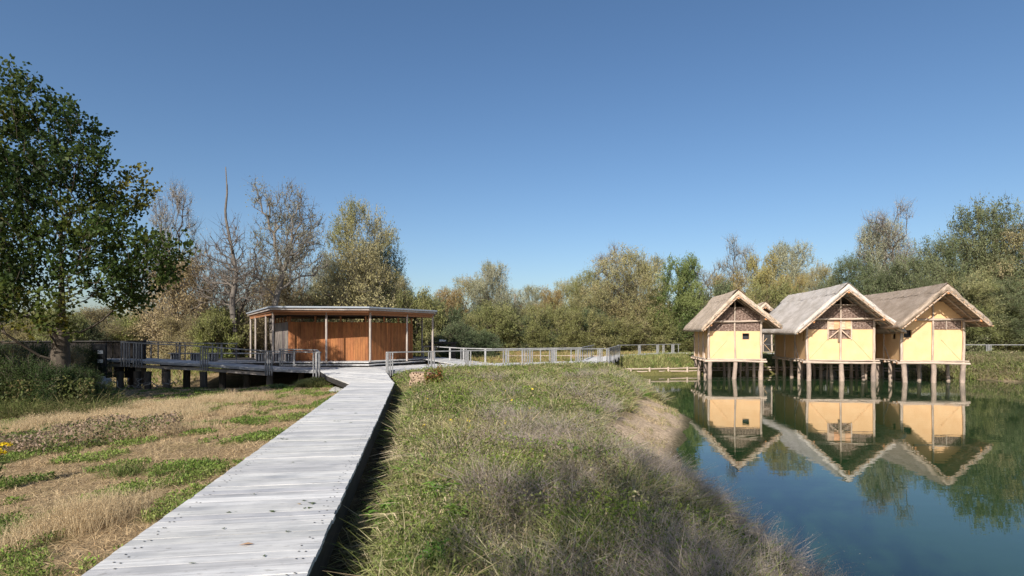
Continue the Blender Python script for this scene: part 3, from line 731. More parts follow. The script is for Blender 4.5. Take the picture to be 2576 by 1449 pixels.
ROT = -R(8)
make_hut('stilt hut with brown-grey thatch and small dark window, nearest the pier', 15.85, 41.0, ROT, 1.8, 5.6, 1.0, -2.45, 2.0, 2.9, 2.2, 4.88, 2.04, 2.72, (-1.5, 2.0), 1.9, 'thatch1',
         window=(.52, .98, 1.45, 1.88), gtop=3.75, lefthole=None, group='stilt huts over the pond')
make_hut('largest stilt hut with silver-grey thatch and pale double shutters in the middle of its gable', 22.3, 39.2, ROT, 2.13, 6.8, 1.35, -3.3, 1.78, 3.5, 1.85, 5.12, 2.14, 2.84, (-1.75, 2.35), 3.6, 'thatch2',
         shutter=(-.74, .69, 1.5, 2.76), gtop=3.85, collar=(-.8, 1.0, 3.83), lefthole=(.55, .95, 1.35, 2.0), npy=5, group='stilt huts over the pond')
make_hut('rightmost stilt hut with dark brown thatch and ochre plaster up the gable', 27.6, 37.9, ROT, 1.87, 6.8, 1.75, -2.75, 2.15, 2.52, 2.28, 4.95, 3.0, 2.77, (-1.15, 2.55), 3.4, 'thatch3', gable='plaster',
         window=(-1.7, -1.22, 1.58, 2.08), patch=(.12, 1.76, 2.12, 2.72), gtop=3.95, npy=5, lefthole=(.7, 1.2, 1.5, 2.15), group='stilt huts over the pond')
make_hut('small distant hut whose thatched gable top peeks out between the two left huts', 25.9, 59.5, ROT, .9, 4, .9, -2.2, 3.0, 2.2, 3.0, 5.1, 2.6, 3.0, (-.9, .9), 1.0, 'thatch1', gtop=4.2, npy=2, wallmat='darkwood', group='stilt huts over the pond')

# ------------------------------------------------------------------ trees
def grow(trunk_pts, lobes, N, seed, step=.45, wander=.16, r_tip=.008, power=2.35, penal=.35, rmax=None, trunk_r=0):
    """skeleton from trunk polyline to attractor points spread through the lobes; returns nodes, parents, radii, tips"""
    rg = np.random.default_rng(seed)
    nodes = [np.array(p, float) for p in resample(trunk_pts, max(3, int(len(trunk_pts)*3)))]
    par = [-1] + list(range(len(nodes)-1))
    plen = [0.0]
    for i in range(1, len(nodes)): plen.append(plen[-1]+np.linalg.norm(nodes[i]-nodes[i-1]))
    vol = np.array([l[3]*l[4]*l[5] for l in lobes]); pick = rg.choice(len(lobes), N, p=vol**.7/np.sum(vol**.7))
    A = []
    for k in pick:
        l = lobes[k]; d = rg.normal(0, 1, 3); d /= np.linalg.norm(d); d *= rg.random()**(1/2.2)
        A.append((l[0]+d[0]*l[3], l[1]+d[1]*l[4], l[2]+d[2]*l[5]))
    A = np.array(A); base = nodes[-1]*.6+nodes[0]*.4
    A = A[np.argsort(np.linalg.norm(A-base, axis=1))]
    cap = 26000; NA = np.zeros((cap, 3)); PL = np.zeros(cap); n = len(nodes)
    NA[:n] = nodes; PL[:n] = plen; parr = list(par); tips = []
    n0 = n//3
    for a in A:
        d = np.linalg.norm(NA[n0:n]-a, axis=1)
        slope = (NA[n0:n, 2]-a[2])
        j = n0 + int(np.argmin(d + penal*PL[n0:n]*.25 + np.maximum(0, slope)*.6))
        s = NA[j]; L = np.linalg.norm(a-s)
        if L < .08: continue
        k = max(1, int(L/step)); side = rg.normal(0, 1, 3)*wander*L*.35
        up = np.array((0, 0, -.10*L))
        prev = j
        for i in range(1, k+1):
            t = i/k; p = s+(a-s)*t + (side+up)*math.sin(math.pi*t) + (rg.normal(0, wander*.25, 3) if i < k else 0)
            if n >= cap: break
            NA[n] = p; PL[n] = PL[prev]+L/k; parr.append(prev); prev = n; n += 1
        tips.append(prev)
        if n >= cap-40: break
    NA = NA[:n]; parr = np.array(parr); acc = np.zeros(n)
    kids = np.zeros(n, int); np.add.at(kids, parr[1:], 1)
    for i in range(n-1, 0, -1):
        if kids[i] == 0: acc[i] = max(acc[i], r_tip**power)
        acc[parr[i]] += acc[i]
    rad = acc**(1/power)
    if rmax: rad = np.where(rad > rmax*.25, rmax*.25+(rad-rmax*.25)*(rmax*.75)/max(1e-6, rad.max()-rmax*.25), rad)
    rad[0] *= 1.25
    if trunk_r: kk_ = len(plen); rad[:kk_] = np.maximum(rad[:kk_], trunk_r*(1-.86*np.arange(kk_)/kk_))
    return NA, parr, rad, np.array(tips)
def skeleton_mesh(name, NA, par, rad, tone=1.0, thin=0.0, rmin=.0):
    e = np.arange(1, len(NA)); e = e[rad[e] > thin]
    p = par[e]; a = NA[p]; b = NA[e]; ra = np.minimum(rad[p], rad[e]*1.35); rb = rad[e]
    ra = np.maximum(ra, rmin); rb = np.maximum(rb, rmin)
    V = []; Q = []; C = []; G = []; off = 0
    for big in (True, False):
        s = (rb > .05) == big
        if not s.any(): continue
        n = 9 if big else 3
        A_, B_, RA, RB = a[s], b[s], ra[s], rb[s]
        d = B_-A_; L = np.linalg.norm(d, axis=1)+1e-9; d = d/L[:, None]
        A_ = A_ - d*(RA*.35)[:, None]
        ref = np.where(np.abs(d[:, 2:3]) < .9, np.array([[0, 0, 1.0]]), np.array([[1.0, 0, 0]]))
        e1 = np.cross(d, ref); e1 /= np.linalg.norm(e1, axis=1)[:, None]; e2 = np.cross(d, e1)
        ang = np.arange(n)/n*2*math.pi
        ring = np.cos(ang)[None, :, None]*e1[:, None] + np.sin(ang)[None, :, None]*e2[:, None]
        v0 = A_[:, None]+ring*RA[:, None, None]; v1 = B_[:, None]+ring*RB[:, None, None]
        V.append(np.concatenate([v0, v1], 1).reshape(-1, 3))
        m = len(A_); base = (np.arange(m)*2*n)[:, None, None] + off; j = np.arange(n)
        q = np.stack([j, (j+1) % n, n+(j+1) % n, n+j], -1)[None] + base; Q.append(q.reshape(-1, 4))
        g0 = np.stack([np.broadcast_to(A_[:, 2:3]*1.0, (m, n)), np.broadcast_to(ang*RA[:, None], (m, n)), np.zeros((m, n))], -1)
        g1 = g0.copy(); g1[..., 0] = B_[:, 2:3]; G.append(np.concatenate([g0, g1], 1).reshape(-1, 3))
        off += m*2*n
    V = np.concatenate(V); Q = np.concatenate(Q); G = np.concatenate(G)
    return mesh_quads(name, V, Q, np.full((len(V), 3), tone), G, True)
def crown_mesh(name, NA, tips, per, spread, size, cols, seed, aspect=.5, zflat=.7, twigs=0.0, dark=.25, shoots=7, rise=.35, fuzz=.13, clumpv=.22):
    rg = np.random.default_rng(seed); T = NA[tips]
    # leafy shoots fan out from each branch tip; leaves sit along them
    cen = T.mean(0)*np.array((1, 1, .6)); S_ = shoots; nT = len(T)
    out = T-cen; out /= np.linalg.norm(out, axis=1)[:, None]+1e-6
    sdir = np.repeat(out*.75, S_, axis=0)+rg.normal(0, .62, (nT*S_, 3))+np.array((0, 0, rise)); sdir /= np.linalg.norm(sdir, axis=1)[:, None]
    slen = spread*rg.uniform(1.1, 2.6, nT*S_); sb = np.repeat(T, S_, axis=0)-sdir*spread*.35
    idx_ = np.repeat(np.arange(nT), per); si = idx_*S_+rg.integers(0, S_, len(idx_)); u = rg.random(len(idx_))**.8
    dr = (u*u*slen[si]*.22)[:, None]*np.array((0, 0, -1.0))
    P = sb[si]+sdir[si]*(u*slen[si])[:, None]+dr+rg.normal(0, fuzz, (len(idx_), 3))*spread
    aa = sdir[si]+rg.normal(0, .55, (len(idx_), 3)); aa /= np.linalg.norm(aa, axis=1)[:, None]
    bb = np.cross(aa, rg.normal(0, 1, (len(idx_), 3))); bb /= np.linalg.norm(bb, axis=1)[:, None]
    sz_l = (size*rg.uniform(.6, 1.3, len(P)))[:, None]
    V = np.stack([P-aa*sz_l*.5, P+bb*sz_l*aspect*.5-aa*sz_l*.08, P+aa*sz_l*.5, P-bb*sz_l*aspect*.5-aa*sz_l*.08], 1).reshape(-1, 3); Qd = np.arange(len(P)*4).reshape(-1, 4)
    cols = np.array(cols, float); w = fbm(T[:, 0]*.4+seed, T[:, 2]*.4, seed, 3); w = np.clip((w-.3)/.4 + rg.normal(0, .15, len(T)), 0, .999)*(len(cols)-1)
    i0 = w.astype(int); f = (w-i0)[:, None]; tc = cols[i0]*(1-f)+cols[np.minimum(i0+1, len(cols)-1)]*f
    tc = tc*(1+rg.normal(0, clumpv*.5, (len(T), 1))).clip(.4, 1.8)
    c = tc[idx_]*(1+rg.normal(0, .10, (len(idx_), 1))).clip(.4, 1.7)
    C = np.repeat(c, 4, axis=0).clip(.004, .9)
    if twigs > 0:
        nt_ = int(len(T)*twigs); k = rg.integers(0, len(sb), nt_); D = sdir[k]; Pt = sb[k]; Lt = slen[k][:, None]*1.05; sd = np.cross(D, rg.normal(0, 1, (nt_, 3))); sd /= np.linalg.norm(sd, axis=1)[:, None]
        w_ = .012; Vt = np.stack([Pt-sd*w_, Pt+sd*w_, Pt+D*Lt+sd*w_*.3, Pt+D*Lt-sd*w_*.3], 1).reshape(-1, 3)
        Qt = np.arange(nt_*4).reshape(-1, 4)+len(V); V = np.concatenate([V, Vt]); Qd = np.concatenate([Qd, Qt]); C = np.concatenate([C, np.repeat(np.tile(np.array([[.20, .165, .125]]), (nt_, 1)), 4, axis=0)])
    return mesh_quads(name, V, Qd, C)
def lobes_round(H, Wd, n, seed, zlo=.3, fill=.40):
    """irregular crown: n ellipsoid lobes around a rounded envelope"""
    rg = np.random.default_rng(seed); out = []
    for i in range(n):
        t = (i+.5)/n; z = H*(zlo+(1-zlo)*t*.93); env = Wd*.5*math.sqrt(max(.05, 1-((t-.38)/.72)**2))
        a = i*2.4+rg.random()*1.2; rr = env*rg.uniform(.25, .72); r = Wd*fill*rg.uniform(.5, .8)*(1.05-.45*t)
        out.append((rr*math.cos(a), rr*math.sin(a), min(z, H-r*.8), r, r, r*rg.uniform(.65, .9)))
    return out
PROTO = {}
def proto(kind, H, Wd, nl, seed, N, per, spread, size, cols_, bark='bark', zlo=.3, aspect=.5, twigs=.5, r_tip=.012, thin=.0, rmax=.3, lean=0., multi=1, fill=.42, wander=.16, tone=1.0, zflat=.75):
    cols = cols_; N = int(N*1.7); per = int(per*1.6); spread *= .92; size *= .72; nl += 3; twigs = max(twigs, 1.5); cols = [tuple(q*1.42 for q in c_) for c_ in cols]
    lob = lobes_round(H, Wd, nl, seed, zlo, fill)
    tr = [(0, 0, -.3), (.1+lean*.3, 0, H*.18), (lean*.7, .1, H*.36), (lean, 0, H*.55)]
    NA, par, rad, tips = grow(tr, lob, N, seed, step=H*.045, wander=wander, r_tip=r_tip, rmax=rmax, penal=1.3)
    PROTO[kind] = (H, Wd, skeleton_mesh(kind+'_branches', NA, par, rad, tone, thin), crown_mesh(kind+'_leaves', NA, tips, per, spread, size, cols, seed, aspect, zflat, twigs), bark)
    PROTO[kind][2].materials.append(M[bark]); PROTO[kind][3].materials.append(M['leaf'])
OL = [(.16, .165, .06), (.235, .225, .095), (.30, .275, .14)]
OLG = [(.17, .18, .10), (.24, .245, .15), (.31, .30, .20)]
BR = [(.19, .155, .075), (.27, .225, .11), (.33, .28, .15)]
GR = [(.075, .105, .032), (.12, .15, .045), (.18, .20, .07)]
DG = [(.075, .095, .045), (.12, .14, .065), (.17, .185, .095)]
OR_ = [(.23, .17, .06), (.30, .225, .08), (.22, .20, .08)]
proto('willow_a', 12, 10, 11, 1, 620, 34, .75, .24, OL, zlo=.28, aspect=.38)
proto('willow_b', 12, 9, 9, 2, 560, 36, .72, .23, OLG, zlo=.3, aspect=.36)
proto('willow_c', 13, 10, 12, 3, 640, 34, .72, .22, [BR[1], OL[1], OL[2], BR[2]], zlo=.25, aspect=.38)
proto('airy', 12, 7.5, 8, 4, 520, 9, .55, .17, [(.27, .25, .21), (.34, .31, .26), (.27, .27, .19)], zlo=.32, twigs=4, aspect=.35, r_tip=.016)
proto('autumn', 9, 8, 9, 5, 480, 34, .62, .2, [OR_[0], BR[1], OR_[1], OL[1]], zlo=.25)
proto('green', 10, 7.5, 15, 6, 520, 36, .62, .24, GR, zlo=.22)
proto('dark', 14, 11, 13, 8, 700, 34, .8, .24, DG, zlo=.2)
proto('shrub', 4.2, 5.5, 7, 9, 330, 38, .5, .17, OL, zlo=.08, rmax=.09, fill=.4)
proto('shrub_dark', 4.2, 5.5, 7, 10, 330, 38, .5, .18, DG, zlo=.08, rmax=.09, fill=.4)
proto('shrub_brown', 5, 6, 7, 11, 360, 22, .5, .16, BR, zlo=.08, rmax=.1, twigs=3, fill=.4)
proto('bramble', 3.4, 4.6, 8, 13, 300, 38, .45, .15, [(.03, .048, .014), (.05, .072, .02), (.10, .11, .035)], zlo=.05, rmax=.06, fill=.4)  # leaf colours darkened so the thicket's deep shade is part of them
proto('shrub_lime', 3.4, 4, 6, 12, 260, 36, .42, .17, [(.13, .15, .045), (.19, .20, .06), (.16, .15, .06)], zlo=.06, rmax=.07, fill=.4)
def gz(x, y): return float(height(np.array([x]), np.array([y]))[0])
def plant(kind, px, top, Y, wpx, label, name='tree', cat='tree', group=None, rz=None, X=None, zb=None):
    H, Wd, bm_, cm, bark = PROTO[kind]
    x = PX(px, Y) if X is None else X; z = gz(x, Y) if zb is None else zb
    hz = PZ(top, Y) - z if top is not None else H
    wd = wpx/F*Y
    r = thing(name, label, cat, (x, Y, z), rng.random()*6.28 if rz is None else rz, group)
    sxy = wd/Wd*1.02; r.scale = (sxy, sxy, hz/H*1.02)
    for nm, me in (('trunk', bm_), ('crown', cm)):
        o = bpy.data.objects.new(nm, me); link(o); o.parent = r
    return r
TL = [ # px, top, Y, kind, width px, label
 (1060, 742, 62, 'dark', 120, 'dark evergreen-looking tree rising just behind the right end of the pavilion roof'),
 (1125, 728, 70, 'autumn', 120, 'brownish olive tree right of the pavilion roof end'),
 (1180, 695, 74, 'willow_c', 150, 'brown-olive tree left of the pale domed willow'),
 (1243, 664, 72, 'willow_b', 120, 'pale domed willow, tallest between the pavilion and the centre of the tree line'),
 (1330, 722, 80, 'willow_b', 110, 'low pale-green tree directly behind the broken pole'),
 (1385, 728, 76, 'autumn', 100, 'low orange-tinted tree right of the broken pole'),
 (1425, 705, 78, 'willow_c', 120, 'brown and orange tree left of the large spreading tree'),
 (1480, 690, 70, 'willow_a', 130, 'olive tree at the left flank of the large spreading tree'),
 (1560, 630, 66, 'willow_c', 210, 'large spreading tree with brown-olive dome and visible limbs, left of the green tree'),
 (1535, 622, 70, 'airy', 120, 'thin grey twiggy tree sticking out above the large spreading tree'),
 (1625, 655, 76, 'willow_a', 120, 'olive tree between the large spreading tree and the bright green tree'),
 (1712, 650, 64, 'green', 125, 'bright green tree with pointed top left of the huts'),
 (1785, 665, 84, 'airy', 130, 'hazy grey tree right of the bright green tree'),
 (1855, 602, 82, 'airy', 120, 'tall grey airy tree above the leftmost hut roof'),
 (1840, 690, 66, 'autumn', 130, 'brown tree right behind the leftmost hut roof'),
 (1925, 640, 74, 'autumn', 120, 'orange-brown tree above the gap between the two left huts'),
 (1990, 614, 78, 'willow_b', 140, 'grey-green rounded tree above the left end of the largest hut roof'),
 (1985, 690, 66, 'autumn', 110, 'low orange tree touching the silver roof ridge'),
 (2060, 668, 70, 'willow_c', 120, 'brown-olive tree behind the ridge of the largest hut'),
 (2140, 640, 66, 'dark', 150, 'grey-green tree behind the peak of the largest hut'),
 (2235, 516, 70, 'airy', 160, 'tall feathery tree rising alone above the huts, narrow and grey-green'),
 (2215, 560, 71, 'willow_b', 130, 'grey-green willow crown just behind the tall feathery tree'),
 (2290, 640, 62, 'dark', 160, 'dark grey-green tree behind the rightmost hut roof'),
 (2365, 590, 62, 'dark', 170, 'dark tree left of the highest right-hand tree'),
 (2470, 500, 65, 'dark', 230, 'highest dark tree of the right-hand group'),
 (2560, 560, 63, 'willow_c', 200, 'brown-tinted tree cut by the right edge of the view'),
 (2640, 600, 62, 'dark', 220, 'dark tree just outside the right edge behind the railing'),
 (2420, 690, 61, 'willow_a', 170, 'olive tree low behind the right-hand eave of the rightmost hut'),
 (2530, 700, 60, 'dark', 160, 'shaded tree low at the right edge above the walkway railing'),
 (905, 528, 52, 'willow_a', 190, 'large yellow-olive willow towering behind the pavilion roof'),
 (955, 600, 56, 'dark', 150, 'dark olive tree at the right flank of the towering willow'),
 (905, 640, 48, 'shrub_brown', 260, 'brown twiggy thicket tree directly above the pavilion roof'),
 (990, 690, 52, 'willow_a', 110, 'small olive tree above the right half of the pavilion roof'),
 (820, 660, 50, 'willow_b', 110, 'thin olive tree between the leaning pale willow and the towering willow'),
 (745, 600, 52, 'airy', 130, 'thin grey tree behind the leaning pale willow'),
 (440, 462, 46, 'airy', 150, 'pale leafless tree behind the right edge of the big maple'),
 (610, 640, 48, 'airy', 150, 'grey twiggy tree behind the dead white-stemmed tree'),
 (545, 660, 50, 'airy', 130, 'low grey twiggy tree left of the dead white-stemmed tree'),
 (445, 650, 44, 'shrub_brown', 230, 'large brown bush-like tree with dense twigs left of the dead tree'),
 (700, 690, 47, 'shrub_brown', 220, 'brown twiggy tree left behind the pavilion roof'),
]
for i, (px, top, Y, kind, w, lab) in enumerate(TL):
    plant(kind, px, top, Y, w, lab, 'tree', 'tree', 'trees of the tree line')
for i, px in enumerate(range(-160, 560, 60)):
    plant(['willow_b', 'willow_a', 'willow_c'][i % 3], px, 775+(i*37) % 25, 105+(i % 3)*5, 150, 'distant soft olive tree on the horizon seen beneath the maple crown', 'tree', 'tree', 'distant trees beneath the maple')
# low thicket at the foot of the trees
def thicket(items, group, cat='bush', name='bush'):
    for (px, top, Y, kind, w, lab) in items: plant(kind, px, top, Y, w, lab, name, cat, group)
gA = 'bushes at the foot of the trees between pavilion and huts'; lab_o = 'olive bush in the low thicket between the pavilion and the huts'
lab_d = 'dark green bush in the low thicket between the pavilion and the huts'; lab_b = 'brownish bush in the low thicket between the pavilion and the huts'
kk = ['shrub', 'shrub_dark', 'shrub', 'shrub_brown']; items = []
for i, px in enumerate(range(1085, 1790, 38)):
    k = kk[(i*7) % 4]; items.append((px+rng.integers(-8, 8), 790+int(rng.integers(-30, 25)), 60+float(rng.random()*6), k, 125, {'shrub': lab_o, 'shrub_dark': lab_d, 'shrub_brown': lab_b}[k]))
for i, px in enumerate(range(1110, 1790, 60)):
    k = kk[(i*5) % 4]; items.append((px+rng.integers(-8, 8), 768+int(rng.integers(-20, 20)), 72+float(rng.random()*5), k, 140, {'shrub': lab_o, 'shrub_dark': lab_d, 'shrub_brown': lab_b}[k]))
thicket(items, gA)
gB = 'bushes behind the huts'; items = []
for i, px in enumerate(range(1800, 2660, 52)):
    k = kk[(i*3+1) % 4]; items.append((px+rng.integers(-8, 8), 735+int(rng.integers(-25, 30)), 61+float(rng.random()*5) if px < 2400 else 60+float(rng.random()*3), k, 150,
        {'shrub': 'olive bush in the thicket behind the huts', 'shrub_dark': 'dark green bush in the thicket behind the huts', 'shrub_brown': 'brownish bush in the thicket behind the huts'}[k]))
thicket(items, gB)
gC = 'bushes left of and behind the pavilion'; items = []
for i, px in enumerate(range(-60, 700, 44)):
    k = ['shrub', 'shrub_brown', 'shrub_lime', 'shrub_dark', 'shrub_brown'][(i*3) % 5]; items.append((px+rng.integers(-8, 8), 805+int(rng.integers(-35, 15)), 40+float(rng.random()*9), k, 130,
        {'shrub': 'olive bush in the hedge behind the ramp walkway', 'shrub_dark': 'dark green bush in the hedge behind the ramp walkway', 'shrub_brown': 'brownish bush in the hedge behind the ramp walkway', 'shrub_lime': 'yellow-green bush in the hedge behind the ramp walkway'}[k]))
for i, px in enumerate(range(720, 1120, 55)):
    k = ['shrub', 'shrub_dark'][i % 2]; items.append((px, 750+int(rng.integers(-20, 25)), 50+float(rng.random()*4), k, 150, {'shrub': 'olive bush behind the pavilion', 'shrub_dark': 'dark green bush behind the pavilion'}[k]))
thicket(items, gC)
plant('shrub_lime', 540, 795, 39, 110, 'bright yellow-green shrub behind the middle of the ramp walkway', 'bush', 'bush')
plant('shrub_lime', 2570, 775, 60, 110, 'bright yellow-green shrub at the right edge above the railing', 'bush', 'bush')
plant('shrub_dark', 1140, 815, 44, 120, 'rounded deep green shrub right of the pavilion corner', 'bush', 'bush')
plant('shrub_dark', 1215, 835, 46, 110, 'rounded deep green shrub behind the pier railing, second from the pavilion', 'bush', 'bush')

# broken pole in the tree line
bp = MB((PX(1292, 80), 80, 0)); bp.log((PX(1292, 80), 80, -.5), (PX(1294, 80)+.1, 80, PZ(740, 80)), .2, .15, segs=5)
po_ = bp.build('wooden_pole', M['palebark'], None, True); po_.location = (PX(1292, 80), 80, 0)
tag(po_, 'bare wooden pole standing up among the trees right of the pale domed willow', 'pole')

# ---- the big maple at the left
def px_lobes(L, Y, depth=1.0):
    return [(PX(a, Y), Y+dy, PZ(b, Y), r/F*Y, r/F*Y*depth, r/F*Y*.92) for a, b, r, dy in L]
Ym = 20.0
lob = px_lobes([(30,215,60,0),(70,290,95,0),(170,300,70,.5),(0,400,130,0),(205,400,95,-.5),(120,500,130,0),(265,500,85,.5),(335,440,45,.8),(30,620,130,-1),(215,620,125,0),(325,610,75,-1),(400,650,60,-.6),(470,625,42,-.8),(100,730,110,-1.2),(280,720,80,.5),(-90,500,150,0),(-90,700,150,0),(20,790,95,-1),(345,690,45,-1),(210,790,60,-1.5),(440,690,35,-.6)], Ym, 1.15)
mt = thing('maple_tree', 'large green maple with yellowing leaves filling the left side above the thicket', 'tree', (PX(150, Ym), Ym, gz(PX(150, Ym), Ym)))
o = np.array(mt.location)
tr = [np.array((PX(150, Ym), Ym, o[2]-.2))-o, np.array((PX(152, Ym), Ym, PZ(880, Ym)))-o, np.array((PX(155, Ym), Ym, PZ(800, Ym)))-o, np.array((PX(150, Ym), Ym+.1, PZ(640, Ym)))-o]
lob = [(a-o[0], b-o[1], c-o[2], d, e, f) for a, b, c, d, e, f in lob]
NA, par, rad, tips = grow(tr, lob, 1500, 42, step=.3, wander=.10, r_tip=.0075, rmax=.30, penal=2.0)
zt_ = NA[tips][:, 2]; tips = tips[(zt_ > 3.4) | (rng.random(len(tips)) > .45)]
add_obj('trunk', skeleton_mesh('trunk', NA, par, rad, 1.1, 0), M['bark'], mt)
add_obj('crown', crown_mesh('crown', NA, tips, 24, .27, .14, [(.03, .052, .013), (.048, .078, .017), (.085, .11, .022), (.19, .165, .03)], 43, .75, .8, 0, shoots=5, rise=.1, fuzz=.35, clumpv=.3), M['glossleaf'], mt)
# ---- dead tree with pale stems
def lone_tree(name, label, px0, Y, trunk_px, lobes_px, N, seed, bark, leaves=None, r_tip=.010, rmax=.16, thin=0, wander=.2, tone=1.0, rmin=.0, trunk_r=0):
    x0 = PX(px0, Y); z0 = gz(x0, Y); t = thing(name, label, 'tree', (x0, Y, z0)); o = np.array(t.location)
    tr = [np.array((x0, Y, z0-.3))-o] + [np.array((PX(a, Y), Y+.0, PZ(b, Y)))-o for a, b in trunk_px]
    lob = [(a-o[0], b-o[1], c-o[2], d, e, f) for a, b, c, d, e, f in px_lobes(lobes_px, Y)]
    NA, par, rad, tips = grow(tr, lob, N, seed, step=.4, wander=wander, r_tip=r_tip, rmax=rmax, penal=1.6, trunk_r=trunk_r)
    add_obj('trunk', skeleton_mesh('trunk', NA, par, rad, tone, thin, rmin), M[bark], t)
    if leaves:
        per, spr, sz, cols, tw = leaves
        add_obj('crown', crown_mesh('crown', NA, tips, per, spr, sz, cols, seed, .36, .8, tw), M['leaf'], t)
    return t
lone_tree('dead_tree', 'dead bare tree with one tall pale broken stem standing left of the pavilion', 598, 40, [(590, 830), (583, 760), (596, 690), (582, 620), (566, 540), (572, 480), (568, 420)],
    [(560,640,60,0),(520,690,50,1),(620,680,60,0),(600,600,40,-.5),(540,740,60,0),(640,740,40,0),(572,560,25,0)], 300, 71, 'palebark', (3, .5, .12, [(.2,.16,.1),(.25,.2,.13)], 3), r_tip=.022, rmax=.2, tone=.62, rmin=.016, trunk_r=.22)
lone_tree('leaning_willow', 'tall sparse willow with white limbs leaning left behind the left end of the pavilion roof', 690, 43, [(683, 800), (700, 730), (720, 660), (735, 600)],
    [(665,500,38,0),(700,560,55,0),(745,545,60,1),(780,590,45,0),(755,640,60,0),(700,680,60,-1),(650,470,18,0),(790,660,40,.5),(660,620,40,0),(735,500,40,0)], 620, 72, 'palebark', (12, .5, .15, [(.24,.23,.16),(.30,.28,.2),(.22,.22,.11)], 3), r_tip=.02, rmax=.22, tone=.8, rmin=.014, trunk_r=.2)
lone_tree('dark_leafless_tree', 'dark leafless tree with forked black stems between dead tree and pavilion', 612, 41.5, [(604, 850), (600, 790), (625, 740)],
    [(640,700,50,0),(580,730,50,0),(660,760,40,0),(520,690,40,1),(480,650,25,0)], 160, 73, 'bark', (4, .5, .14, [(.2,.17,.1),(.25,.22,.12)], 2), r_tip=.013, rmax=.15, rmin=.012)

# ---- tall trees behind the viewer that shade the near bank
def behind(x, y, H, Wd, kind, label):
    H0, W0_, bm_, cm, bark = PROTO[kind]; r = thing('tree', label, 'tree', (x, y, -.3), 1.0, 'trees behind the viewer'); r.scale = (Wd/W0_, Wd/W0_, H/H0)
    for nm, me in (('trunk', bm_), ('crown', cm)):
        o_ = bpy.data.objects.new(nm, me); link(o_); o_.parent = r
SUN_AZ, SUN_EL = R(-22), R(33)      # azimuth measured from straight behind the viewer towards the right
behind(-1.9, -5.8, 14.5, 5.4, 'airy', 'slender willow standing behind the viewer')
behind(-24.5, 13, 18, 10, 'dark', 'dark tree left of the view beyond the bramble thicket')
# the dark board fence at the left
fn = thing('board_fence', 'dark brown vertical board fence in the shade behind the maple trunk', 'fence', (-27, 30, -.8))
mb = MB(fn.location)
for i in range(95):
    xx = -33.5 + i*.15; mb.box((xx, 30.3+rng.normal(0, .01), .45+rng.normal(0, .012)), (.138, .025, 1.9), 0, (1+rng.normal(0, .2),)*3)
mb.build('boards', M['fenceshade'], fn)
mb = MB(fn.location); mb.beam((-33.6, 30.25, 1.42), (-19.3, 30.25, 1.42), .12, .06); mb.build('top_rail', M['darkwood'], fn)
for i in range(6):
    mb = MB(fn.location); mb.box((-33.4+i*2.8, 30.42, .3), (.12, .12, 2.4)); mb.build('post', M['darkwood'], fn)


# ------------------------------------------------------------------ ground vegetation
def H_(x, y): return height(x, y)
def front_line(x): return np.interp(x, [-6.19, -2.46, 1.98, 6.2, 7.5, 9.2], [28.1, 31.5, 34.1, 36.9, 42, 48.5])
def in_rightbank(x, y, smin=.9):
    s = shore_dist(x, y) + .8*(fbm(x*1.1, y*1.1, 61)-.5)
    lim = np.where((y > 12.5) & (y < 24.5), 1.85, np.where(y < 12.5, .75, .35))
    edge = np.where(y < 21, bwR(y)+.27+.5*(fbm(y*1.3, y*0, 9)-.5), -4.2-(y-21.7)*.27)
    return (x > edge) & (y < front_line(x)) & (s > lim)
def sample(N, x0, x1, y0, y1, mask, yref=6.0, p=1.2):
    X, Y = [], []; got = 0
    for _ in range(60):
        n = N*3; x = rng.uniform(x0, x1, n); y = rng.uniform(y0, y1, n)
        k = rng.random(n) < np.minimum(1, (yref/np.maximum(y, .5))**p); x, y = x[k], y[k]
        k = np.abs(x) < y*.95+1.5; x, y = x[k], y[k]
        k = mask(x, y); x, y = x[k], y[k]
        X.append(x); Y.append(y); got += len(x)
        if got >= N: break
    return np.concatenate(X)[:N], np.concatenate(Y)[:N]
def palette(w, cols, jit=.2):
    cols = np.array(cols, float); w = np.clip(w, 0, .999)*(len(cols)-1); i0 = w.astype(int); f = (w-i0)[:, None]
    c = cols[i0]*(1-f)+cols[np.minimum(i0+1, len(cols)-1)]*f
    return (c*(1+rng.normal(0, jit, (len(c), 1))).clip(.35, 1.9)).clip(.003, .95)
def updir(n, tilt):
    d = rng.normal(0, tilt, (n, 3)); d[:, 2] = 1; return d/np.linalg.norm(d, axis=1)[:, None]
def far_scale(y): return np.sqrt(np.maximum(y, 4)/6.0)
def meadow(name, N, box, mask, L, W, tilt, cols, seed, mat, lift=0, droop=.3, yref=6, jit=.2, noise_s=1.1):
    x, y = sample(N, *box, mask, yref); fs = far_scale(y); z = H_(x, y) + lift*rng.random(len(x))
    w = (fbm(x*noise_s, y*noise_s, seed)-.28)/.44 + rng.normal(0, .16, len(x))
    Ls = rng.uniform(L[0], L[1], len(x))*(.65+.7*fbm(x*1.3, y*1.3, seed+3))
    o = ribbons(name, np.stack([x, y, z-.02], 1), updir(len(x), tilt), Ls, W*fs*rng.uniform(.6, 1.3, len(x)), palette(w, cols, jit)*(.62+.76*fbm(x*3.7, y*3.7, seed+9, 2))[:, None], mat, droop=droop)
    return tag(o, kind='stuff')
